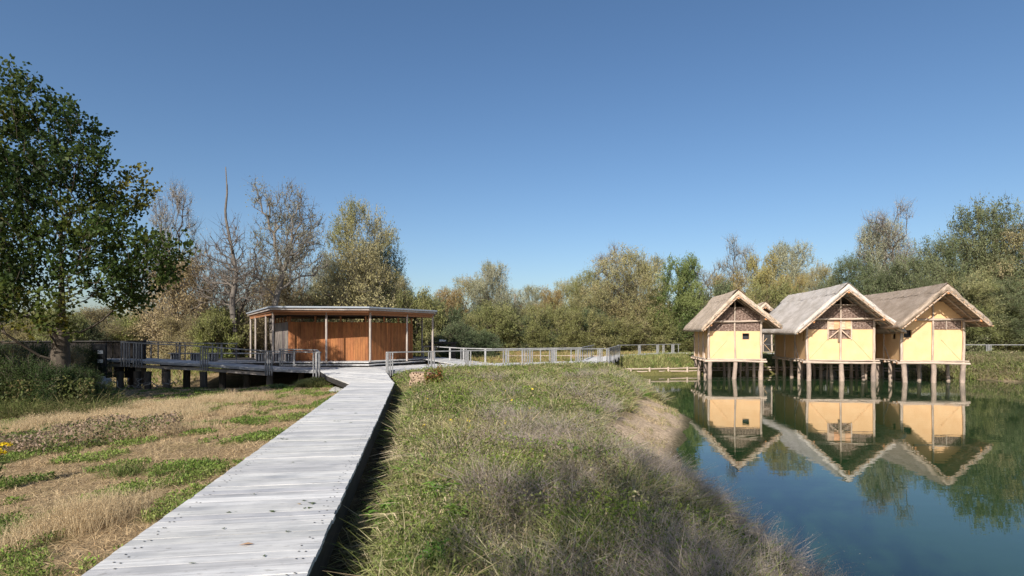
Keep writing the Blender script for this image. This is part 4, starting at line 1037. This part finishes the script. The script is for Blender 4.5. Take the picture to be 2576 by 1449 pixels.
def weeds(name, N, box, mask, h, size, cols, seed, yref=6, aspect=.5, up=(0, 0, .4), lump=1.0, jit=.22):
    x, y = sample(N, *box, mask, yref); fs = far_scale(y)
    hh = h*(.35+1.1*fbm(x*lump, y*lump, seed+5)); z = H_(x, y) + hh*rng.random(len(x))**.8
    V, Qd = leafquads(np.stack([x, y, z], 1), size*fs*rng.uniform(.6, 1.3, len(x)), aspect, np.array(up), seed)
    w = (fbm(x*.8, y*.8, seed)-.28)/.44 + rng.normal(0, .16, len(x))
    o = add_obj(name, mesh_quads(name, V, Qd, np.repeat(palette(w, cols, jit)*(.55+.9*fbm(x*2.6, y*2.6, seed+9, 3))[:, None], 4, axis=0)), M['grass']); return tag(o, kind='stuff')
bank_mix = [(.12, .17, .035), (.20, .24, .065), (.30, .30, .12), (.28, .22, .12), (.15, .20, .045), (.36, .31, .18)]
straw = [(.60, .47, .32), (.50, .40, .25), (.34, .33, .13), (.55, .43, .31), (.25, .30, .08)]
RB = (-5.5, 9.5, 3.0, 37)
# near-bank layers
weeds('bank_weeds', 130000, RB, in_rightbank, .44, .036, [tuple(q*.8 for q in c_) for c_ in bank_mix], 101, lump=1.9, jit=.35)
meadow('bank_grass', 95000, RB, in_rightbank, (.18, .65), .009, .65, straw, 102, M['grass'], droop=.8, jit=.35)
def greener(x, y): return in_rightbank(x, y) & (fbm(x*.7, y*.7, 140) > .52)
weeds('green_herbs', 46000, RB, greener, .45, .045, [(.08, .14, .02), (.13, .21, .03), (.20, .27, .05)], 103, aspect=.35, up=(0, 0, .8))
meadow('green_tufts', 22000, RB, greener, (.2, .5), .009, .4, [(.10, .16, .03), (.17, .23, .05), (.24, .27, .08)], 104, M['grass'], droop=.7)
def ditch_side(x, y): return (x > bwR(y)+.12) & (x < bwR(y)+1.3+.4*fbm(y*1.1, y*0+3, 4)) & (y < 8.5) & (fbm(x*1.2, y*1.2, 77) > .42)
meadow('arching_sedge', 3800, (-4, 1, 3.0, 9), ditch_side, (.35, .75), .009, .55, [(.14, .19, .04), (.25, .27, .08), (.34, .30, .13), (.32, .22, .13)], 105, M['grass'], droop=1.1)
# dry twiggy brush: fans of fine stems with feathery tops
def brush(name, centres, per, h, spread, cols, seed, tilt=.38, w=.0035, specks=2.2, sp_size=.018, label=None):
    cx = np.array([c[0] for c in centres]); cy = np.array([c[1] for c in centres]); hs = np.array([c[2] for c in centres])
    idx_ = np.repeat(np.arange(len(cx)), per); n = len(idx_)
    r = spread*hs[idx_]*rng.random(n)**.6; a = rng.random(n)*6.283
    x = cx[idx_]+r*np.cos(a); y = cy[idx_]+r*np.sin(a); z = H_(x, y)
    D = updir(n, tilt*.6); D[:, 0] += np.cos(a)*r*tilt*1.6; D[:, 1] += np.sin(a)*r*tilt*1.6; D /= np.linalg.norm(D, axis=1)[:, None]
    fs = far_scale(y); L = h*hs[idx_]*rng.uniform(.5, 1.15, n)
    tone = rng.random(len(cx))[idx_]; c = palette(tone+rng.normal(0, .12, n), cols, .18); P = np.stack([x, y, z], 1)
    o = ribbons(name, P, D, L, w*fs*rng.uniform(.7, 1.3, n), c, M['drygrass'], droop=.35)
    m = int(n*specks); k = rng.integers(0, n, m); t = rng.uniform(.45, 1.05, m)[:, None]
    hD = D[k].copy(); hD[:, 2] = 0
    Ps = P[k]+D[k]*L[k][:, None]*t*(1-.08*t) + hD*L[k][:, None]*.245*t*t - np.array((0, 0, 1))*L[k][:, None]*.12*t*t + rng.normal(0, .022, (m, 3))*t
    V, Qd = leafquads(Ps, sp_size*fs[k]*rng.uniform(.5, 1.5, m), .28, np.array((0, 0, .8)), seed)
    o2 = mesh_quads('t', V, Qd, np.repeat(palette(tone[k]+rng.normal(0, .15, m), cols, .2)*1.08, 4, axis=0)); o2.materials.append(M['drygrass'])
    t2 = bpy.data.objects.new('t', o2); link(t2)
    # join the plumes into the stems' mesh
    ma, mb_ = o.data, o2
    def co(me):
        v = np.zeros(len(me.vertices)*3, np.float32); me.vertices.foreach_get('co', v); q = np.zeros(len(me.loops), np.int32); me.loops.foreach_get('vertex_index', q)
        c_ = np.zeros(len(me.vertices)*4, np.float32); me.attributes['Col'].data.foreach_get('color', c_); return v.reshape(-1, 3), q.reshape(-1, 4), c_.reshape(-1, 4)[:, :3]
    v1, q1, c1 = co(ma); v2, q2, c2 = co(mb_)
    o.data = mesh_quads(name, np.concatenate([v1, v2]), np.concatenate([q1, q2+len(v1)]), np.concatenate([c1, c2])); o.data.materials.append(M['drygrass'])
    bpy.data.objects.remove(t2); return tag(o, kind='stuff')
mauve = [(.38, .32, .28), (.46, .37, .29), (.33, .29, .27), (.52, .42, .32), (.30, .24, .17)]
pink = [(.56, .42, .25), (.62, .48, .30), (.50, .38, .23)]
cs = []
for _ in range(4000):
    y = 3.2+rng.random()**1.3*24; x = rng.uniform(-2.5, 8.6)
    if not in_rightbank(np.array([x]), np.array([y]))[0]: continue
    s = shore_dist(np.array([x]), np.array([y]))[0]
    prob = .95 if (y < 12 and s < 4.1) else (.38 if s < 4.0 else .05)
    prob *= 1.0 if fbm(np.array([x*.6]), np.array([y*.6]), 88)[0] > .46 else .25
    if rng.random() < prob: cs.append((x, y, rng.choice([.45, .6, .75, .95, 1.15])))
    if len(cs) > 300: break
brush('dry_brush', cs, 170, .72, .20, mauve, 106, tilt=.9, w=.0042)
cs = []
for _ in range(6000):
    y = 3.2+rng.random()**1.25*30; x = rng.uniform(-5.2, 8.6)
    if in_rightbank(np.array([x]), np.array([y]))[0]: cs.append((x, y, float(rng.choice([.5, .7, .9, 1.2]))))
    if len(cs) > 520: break
brush('tussocks', cs, 130, .60, .20, [(.12, .20, .035), (.52, .42, .25), (.26, .30, .08), (.46, .34, .21), (.17, .26, .045), (.58, .49, .31), (.22, .25, .07)], 108, tilt=1.1, w=.011, specks=.5, sp_size=.022)
cs = []
for _ in range(3000):
    y = 4+rng.random()**1.2*26; x = rng.uniform(-5, 6.5)
    if in_rightbank(np.array([x]), np.array([y]))[0] and fbm(np.array([x*.9]), np.array([y*.9]), 140)[0] > .5: cs.append((x, y, float(rng.choice([.6, .8, 1.0]))))
    if len(cs) > 130: break
brush('fresh_green_clumps', cs, 90, .48, .30, [(.10, .21, .03), (.16, .30, .045), (.24, .36, .08)], 110, tilt=1.2, w=.020, specks=.8, sp_size=.04)
def sandy(x, y): s = shore_dist(x, y); return (s > .35) & (s < 1.9) & (y > 11) & (y < 26) & (fbm(x*1.6, y*1.6, 190) > .53)
meadow('sand_tufts', 2600, (3, 9, 11, 26), sandy, (.08, .28), .008, .6, [(.16, .22, .05), (.36, .32, .14), (.46, .37, .22)], 109, M['grass'], droop=.8, yref=30)
# shore fringe hanging over the water near the viewer
cs = []
for yy in np.arange(3.6, 12, .2):
    for _ in range(3):
        xx = np.interp(yy, SHORE[2:7, 1], SHORE[2:7, 0]) - rng.uniform(.1, 1.3); cs.append((xx, yy, rng.choice([.5, .7, .9, 1.3])))
brush('shore_brush', cs, 110, .5, .35, mauve, 107, tilt=.6)
# broken ground cover on the mown field left of the boardwalk
def in_left(x, y): return (x < bwL(np.minimum(y, 21))-.03-np.where(y > 20.5, (y-20.5)*.35, 0)) & (y < 28.6)
LB = (-26, -3, 3.2, 28.6)
meadow('mown_straw', 110000, LB, in_left, (.05, .15), .007, 1.6, [(.48, .36, .20), (.41, .31, .17), (.54, .42, .25), (.33, .27, .13)], 111, M['drygrass'], droop=.2, yref=7)
def left_green(x, y): return in_left(x, y) & (zone_green(x, y)*(.35+.9*fbm(x*3.2, y*3.2, 15)) > .3+.5*rng.random(x.shape))
weeds('clover_patches', 60000, LB, left_green, .09, .03, [(.10, .17, .03), (.16, .24, .045), (.24, .28, .08)], 112, aspect=.6, up=(0, 0, 1.2), yref=7)
meadow('green_grass', 40000, LB, left_green, (.06, .18), .007, .6, [(.14, .21, .045), (.22, .27, .07), (.33, .32, .13)], 113, M['grass'], droop=.6, yref=7)
cs = []
for (px, py, n, sx, sy) in ((350, 1045, 90, 1.7, 1.5), (470, 1010, 75, 1.5, 1.2), (230, 1052, 60, 1.8, 1.0), (300, 1105, 45, 1.0, .7), (245, 1370, 26, .28, .5), (390, 1100, 16, .6, .5), (560, 1000, 22, 1.2, 1.2)):
    Y = 2.1*F/(py-CY)
    for _ in range(n):
        x = PX(px, Y)+rng.normal(0, sx*.6); y = Y+rng.normal(0, sy*.8)
        if x < bwL(min(y, 21))-.25 and y > 3.6: cs.append((x, y, rng.uniform(.5, .9)))
brush('pink_hair_grass', cs, 120, .42, .34, pink, 114, w=.003, specks=3.0, sp_size=.014)
def bramble(x, y): return (((x+8.4)/1.7)**2+((y-11.3)/1.5)**2 < .1+1.5*fbm(x*1.1, y*1.1, 5)) & in_left(x, y)
weeds('bramble_patch', 5500, (-11, -6, 8.5, 14), bramble, .38, .045, [(.07, .10, .025), (.12, .15, .04), (.30, .21, .15), (.36, .26, .19), (.10, .13, .03)], 115, aspect=.5, yref=20)
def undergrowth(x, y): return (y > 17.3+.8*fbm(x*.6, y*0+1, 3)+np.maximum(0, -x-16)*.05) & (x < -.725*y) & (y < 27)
weeds('shaded_undergrowth', 48000, (-26, -10, 17, 27), undergrowth, 1.1, .06, [(.03, .05, .015), (.055, .08, .02), (.10, .12, .035), (.15, .12, .05)], 116, yref=30, lump=.5)  # very dark leaf greens; the shade under the trees is painted in
cs = []
for _ in range(140):
    y = rng.uniform(16.6, 20.5); x = rng.uniform(-18.5, -.70*y)
    cs.append((x, y, float(rng.choice([.6, .9, 1.2, 1.5]))))
brush('thicket_edge_stems', cs, 90, .55, .4, [(.05, .08, .02), (.09, .12, .03), (.16, .17, .06), (.22, .18, .09)], 118, tilt=.9, w=.008, specks=1.5, sp_size=.03)  # dark greens carry the thicket's shade in the stem colour
# far banks and meadow
def far_bank(x, y): s = shore_dist(x, y); return (s > np.where(x < 31, 1.2, .1)) & (y > 38.5) & (x > 8.6+(y-46)*.2*(y > 46)) & (y < 60)
FB = (7, 50, 36, 62)
meadow('far_bank_grass', 42000, FB, far_bank, (.25, .55), .016, .45, [(.15, .19, .05), (.25, .25, .08), (.33, .27, .13), (.26, .28, .09)], 121, M['grass'], yref=60)
def right_far(x, y): s = shore_dist(x, y); return (s > .05) & (x > 30.5) & (y < 50.5)
weeds('reedy_bank_growth', 26000, (30, 52, 26, 52), right_far, .6, .06, [(.12, .15, .05), (.20, .20, .08), (.28, .23, .14), (.16, .21, .05)], 122, yref=60, lump=.5, aspect=.3, up=(0, 0, 1.2))
meadow('reedy_bank_stems', 12000, (30, 52, 26, 52), right_far, (.3, .75), .014, .4, [(.15, .20, .05), (.32, .26, .16), (.24, .21, .10)], 123, M['grass'], yref=60)
def back_meadow(x, y): return (y > front_line(x)+3.2) & (x < 9.5+(y-50)*.6) & (x > -4.0)
meadow('back_meadow_grass', 32000, (-5, 20, 34, 62), back_meadow, (.3, .6), .018, .4, [(.38, .25, .12), (.40, .30, .14), (.26, .24, .08), (.22, .24, .06)], 124, M['grass'], yref=60)
def back_left(x, y): return (y > 33) & ((x < -19.6) | (y > 45))
meadow('back_left_grass', 14000, (-45, -5, 33, 60), back_left, (.3, .7), .02, .4, [(.20, .22, .06), (.30, .26, .10), (.17, .22, .05)], 125, M['grass'], yref=60)

# ---- single plants, stones, stump
def rock(name, label, x, y, z, sx, sy, sz, mat='rock', group=None, cat='stone', seed=0):
    rg = np.random.default_rng(seed+int(abs(x)*100)); V = []; n, m = 12, 8
    for i in range(m+1):
        ph = math.pi*i/m
        for j in range(n):
            a = 2*math.pi*j/n; k = 1+.22*(vnoise(np.array(math.cos(a)*2+5+x), np.array(ph*2+math.sin(a)*2+y), seed)-.5)*2+rg.normal(0, .03)
            V.append((sx*k*math.sin(ph)*math.cos(a), sy*k*math.sin(ph)*math.sin(a), sz*k*math.cos(ph)))
    Qd = [(i*n+j, (i+1)*n+j, (i+1)*n+(j+1) % n, i*n+(j+1) % n) for i in range(m) for j in range(n)]
    V = np.array(V); o = add_obj(name, mesh_quads(name, V, Qd, np.ones((len(V), 3)), V), M[mat]); o.location = (x, y, z)
    return tag(o, label, cat, group)
for k, (px, py, Y, s) in enumerate(((846, 966, 22.6, .17), (856, 974, 22.0, .13), (838, 975, 22.0, .12), (866, 969, 21.6, .12))):
    x = PX(px, Y); rock('stone', 'pale stone in the small heap by the left corner of the boardwalk', x, Y, gz(x, Y)+s*.4, s*1.4, s, s*.7, group='stones by the boardwalk corner', seed=k)
rock('boulder', 'pale grey boulder between the notice board and the thicket', PX(252, 27.6), 27.6, gz(PX(252, 27.6), 27.6)+.25, .55, .4, .38)
rock('rock_mound', 'mossy stone mound at the waterline between the two left huts', PX(2085, 44.3), 44.3, WATER+.05, .6, .4, .42)
# stump with ivy
sx_, sy_ = PX(1063, 21.5), 21.5; sz_ = gz(sx_, sy_)
st = thing('tree_stump', 'stout hollow-pocked tree stump with ivy on its right side, on the bank by the boardwalk', 'stump', (sx_, sy_, sz_))
m_ = MB(st.location); m_.log((sx_, sy_, sz_-.2), (sx_+.04, sy_, .34), .50, .42, n=18, segs=7, wob=.16, seed=4); m_.build('trunk', M['stump'], st, True)
n_ = 900; a_ = rng.uniform(-.9, 1.6, n_); rr = .42+rng.random(n_)*.25
P_ = np.stack([rr*np.cos(a_)+.15, -rr*np.sin(a_+.3)*.9, rng.uniform(.0, .95, n_)*(.55+.5*rng.random(n_))], 1)
V_, Q_ = leafquads(P_, rng.uniform(.05, .1, n_), .8, np.array((0, -.5, .3)), 5)
add_obj('ivy', mesh_quads('ivy', V_, Q_, np.repeat(palette(rng.random(n_), [(.10, .16, .03), (.20, .22, .05), (.34, .09, .05), (.14, .20, .04)], .2), 4, axis=0)), M['leaf'], st)
def herb(name, label, x, y, hgt, nst, nleaf, lsize, cols, spread=.25, aspect=.28, flower=None, cat='plant', group=None, mat='leaf'):
    z = gz(x, y); t = thing(name, label, cat, (x, y, z), 0, group)
    D = updir(nst, spread); L = hgt*rng.uniform(.7, 1.05, nst)
    ribbons('stem', rng.normal(0, .03, (nst, 3))*np.array((1, 1, 0)), D, L, .012, np.tile([.16, .17, .06], (nst, 1)), M['grass'], t, droop=.15)
    k = np.repeat(np.arange(nst), nleaf); tt = rng.uniform(.25, 1, len(k)); a = rng.random(len(k))*6.283
    base = D[k]*L[k][:, None]*tt[:, None]*.95
    Dl = np.stack([np.cos(a), np.sin(a), rng.uniform(.1, .8, len(k))], 1); Dl /= np.linalg.norm(Dl, axis=1)[:, None]
    ribbons('leaves', base, Dl, lsize*rng.uniform(.6, 1.2, len(k)), lsize*aspect, palette(rng.random(len(k)), cols, .15), M[mat], t, droop=.7)
    if flower:
        q = rng.integers(0, nst, flower); rr_ = rng.random((flower, 1))**.5*.075; an = rng.random(flower)*6.283
        Pf = D[q]*L[q][:, None] + np.stack([np.cos(an), np.sin(an), -.35*np.ones(flower)], 1)*rr_ + rng.normal(0, .008, (flower, 3))
        V, Qd = leafquads(Pf, .026, .8, np.array((0, 0, 1.0)), 3); tag(add_obj('blossoms', mesh_quads('blossoms', V, Qd, np.ones((len(V), 3))), M['yellow'], t), kind='stuff')
    return t
herb('goldenrod', 'goldenrod with bright yellow flower head at the left edge of the view', -6.42, 7.2, .66, 4, 18, .10, [(.07, .11, .03), (.12, .16, .05)], .12, .22, 420)
GRN = [(.10, .19, .03), (.16, .27, .045), (.22, .33, .07)]
g_ = 'bright green leafy plants on the bank'
for k, (px, Y, h_, lab) in enumerate(((978, 6.3, .50, 'bright green leafy plant beside the dark ditch, leftmost on the near bank'), (1105, 6.4, .42, 'bright green leafy plant right of the leftmost one by the ditch'), (1135, 5.7, .40, 'bright green leafy plant in the middle of the near bank'), (1090, 4.7, .4, 'bright green leafy plant lowest in the foreground of the bank'),
        (1445, 8.3, .38, 'bright green plant amid dry mauve brush'), (1310, 12.6, .5, 'large bright green plant in the middle of the bank'), (1270, 10.5, .35, 'small bright green plant below the large green one'), (795, 4.25, .3, 'pale green rosette plant in the ditch at the lower edge of the boardwalk'))):
    herb('leafy_plant', lab, PX(px, Y), Y, h_, 9, 14, .11*(1+.3*(Y > 8)), GRN, .35, .25, None, 'plant', g_)
# yellow blossoms dotted over the bank
x, y = sample(22, -5, 1, 10, 27, in_rightbank, 12); V, Qd = [], []
for i in range(len(x)):
    o_, q_ = leafquads(np.array([[x[i], y[i], gz(x[i], y[i])+.36]])+rng.normal(0, .02, (6, 3)), .035, .9, np.array((0, -1, .5)), i); Qd.append(q_+24*i); V.append(o_)
V = np.concatenate(V); fl = add_obj('yellow_blossoms', mesh_quads('yellow_blossoms', V, np.concatenate(Qd), np.ones((len(V), 3))), M['yellow']); tag(fl, kind='stuff')
# grass clumps by the hub corner and bare branches before the piles
def clump(x, y, n, L, cols, label, w=.02):
    z = gz(x, y); P = rng.normal(0, .13, (n, 3)); P[:, 2] = 0
    o = ribbons('grass_clump', P, updir(n, .45), rng.uniform(.5, 1, n)*L, w, palette(rng.random(n), cols, .2), M['grass'], droop=.9); o.location = (x, y, z-.03)
    return tag(o, label, 'grass clump', 'grass clumps beside the boardwalk')
clump(PX(795, 25.8), 25.8, 900, 1.0, [(.10, .13, .04), (.17, .19, .06), (.26, .24, .10)], 'tall grass clump where the ramp walkway meets the boardwalk corner')
clump(PX(768, 26.5), 26.5, 500, .8, [(.08, .11, .04), (.14, .16, .06)], 'smaller shaded grass clump left of the tall one under the walkway end')
clump(PX(700, 26.0), 26.0, 350, .55, [(.07, .11, .04), (.12, .15, .05)], 'low grass clump in shade before the ramp walkway beam')
clump(PX(320, 7.9), 7.9, 260, .36, [(.10, .15, .03), (.2, .22, .07)], 'green grass clump in the middle of the mown field', .008)
clump(PX(2485, 38.8), 38.8, 500, 1.0, [(.20, .28, .05), (.30, .36, .08)], 'bright green sedge clump on the right-hand bank of the pond', .03)
def branchy(name, label, px, Y, span, hgt, seed, n=26):
    x = PX(px, Y); z = gz(x, Y); t = thing(name, label, 'branch', (x, Y, z))
    NA, par, rad, tips = grow([(0, 0, 0), (0, 0, .1), (.05, 0, .2)], [(-span*.5, 0, hgt*.4, span*.5, .3, hgt*.4), (span*.5, 0, hgt*.5, span*.5, .3, hgt*.4)], n, seed, step=.15, r_tip=.013, wander=.3)
    o = add_obj('twigs', skeleton_mesh('twigs', NA, par, rad, 1.3, 0, .011), M['palebark'], t); 
branchy('dead_branch', 'brown bare branch lying before the left piles of the ramp walkway', 318, 27.4, 1.0, .9, 31)
branchy('dead_branch', 'brown bare branch tangle before the middle piles of the ramp walkway', 392, 27.6, 1.2, .8, 32)
# leaves and twigs on the boards
FL = [(618, 1372, .09, 0), (822, 1112, .035, 1), (497, 1240, .05, 1), (720, 1106, .05, 1), (735, 1165, .03, 1), (690, 1288, .05, 1), (790, 1268, .05, 1), (760, 1262, .04, 1), (705, 1104, .05, 1), (745, 1270, .05, 0), (775, 1280, .04, 1), (640, 1245, .03, 1), (560, 1330, .03, 1), (830, 1030, .06, 1), (800, 1018, .05, 1), (895, 1040, .05, 1), (850, 1060, .06, 1), (880, 1064, .05, 1), (720, 1340, .03, 1), (580, 1290, .03, 1), (840, 985, .06, 1), (905, 1000, .05, 1), (665, 1400, .03, 1), (480, 1420, .03, 1)]
for k, (px, py, s, kd) in enumerate(FL):
    Y = EYE*F/(py-CY); x = PX(px, Y)
    if x < bwL(Y)+.05 or x > bwR(Y)-.05: continue
    n = 1 if kd == 0 else 4; P = rng.normal(0, s*.6, (n, 3))*np.array((1, .5, 0))+np.array((0, 0, .012))
    V, Qd = leafquads(P, s*1.3, .5 if kd else .7, np.array((rng.normal(), rng.normal()*.4, 0))*4, k); V[:, 2] = .006+np.abs(V[:, 2]-.012)*.25
    col = (1, 1, 1)
    o = add_obj('fallen_leaf', mesh_quads('fallen_leaf', V, Qd, np.tile([.09, .12, .035] if kd else [.5, .33, .17], (len(V), 1))), M['leaf']); o.location = (x, Y, .003)
    tag(o, 'curled tan leaf lying alone on the near boards' if kd == 0 and py > 1300 else 'little dark scrap of fallen leaves lying on the boardwalk boards', 'leaf', 'leaves fallen on the boardwalk')
# low shrubs in front of the maple and fence
for k, (px, top, Y, w, kind, lab) in enumerate(((-30, 880, 19.0, 170, 'bramble', 'dark green bramble bush at the left edge below the maple'), (55, 905, 18.6, 150, 'bramble', 'dark bramble bush left of the maple trunk'), (120, 920, 18.3, 120, 'bramble', 'olive bramble bush before the maple trunk'),
        (190, 925, 19.2, 120, 'bramble', 'dark bramble bush right of the maple trunk'), (232, 945, 20.5, 90, 'bramble', 'olive bramble bush nearest the notice board'), (20, 870, 22.5, 160, 'shrub_brown', 'brownish bush behind the left-edge brambles'), (170, 880, 23.5, 130, 'shrub_brown', 'brownish bush behind the maple trunk'), (90, 866, 24.5, 140, 'bramble', 'dark bush in front of the board fence'), (5, 862, 27.5, 150, 'bramble', 'dark bush against the left end of the board fence'), (205, 872, 28.2, 110, 'bramble', 'dark bush against the fence beside the notice board'))):
    plant(kind, px, top, Y, w, lab, 'bush', 'bush', 'brambles below the maple')

# ------------------------------------------------------------------ camera, light (vegetation follows below)
cam_d = bpy.data.cameras.new('camera'); cam = link(bpy.data.objects.new('camera', cam_d))
cam.location = (0, 0, EYE); cam.rotation_euler = (R(90), 0, 0)
cam_d.sensor_width = 36; cam_d.lens = F/2576*36; cam_d.shift_y = -(724.5-CY)/2576*1.0; cam_d.clip_end = 3000; cam_d.clip_start = .05
scn.camera = cam
w = bpy.data.worlds.new('World'); scn.world = w; w.use_nodes = True
nt = w.node_tree; bg = nt.nodes['Background']
sky = nt.nodes.new('ShaderNodeTexSky'); sky.sky_type = 'NISHITA'; sky.sun_disc = False
sky.sun_elevation = SUN_EL; sky.sun_rotation = math.pi - SUN_AZ
sky.altitude = 900; sky.air_density = 1.0; sky.dust_density = 3.0; sky.ozone_density = 2.0
hs_ = nd(nt, 'ShaderNodeHueSaturation', Saturation=1.14); nt.links.new(sky.outputs[0], hs_.inputs['Color']); nt.links.new(hs_.outputs[0], bg.inputs[0]); bg.inputs[1].default_value = .0957
sd_ = bpy.data.lights.new('sun', 'SUN'); sd_.energy = 4.6; sd_.angle = R(.55); sd_.color = (1, .95, .87)
so = link(bpy.data.objects.new('sun', sd_))
S = Vector((math.sin(SUN_AZ)*math.cos(SUN_EL), -math.cos(SUN_AZ)*math.cos(SUN_EL), math.sin(SUN_EL)))
so.rotation_euler = S.to_track_quat('Z', 'Y').to_euler(); so.location = S*50
scn.view_settings.view_transform = 'Standard'; scn.view_settings.look = 'None'; scn.view_settings.exposure = 0.45; scn.view_settings.gamma = 1
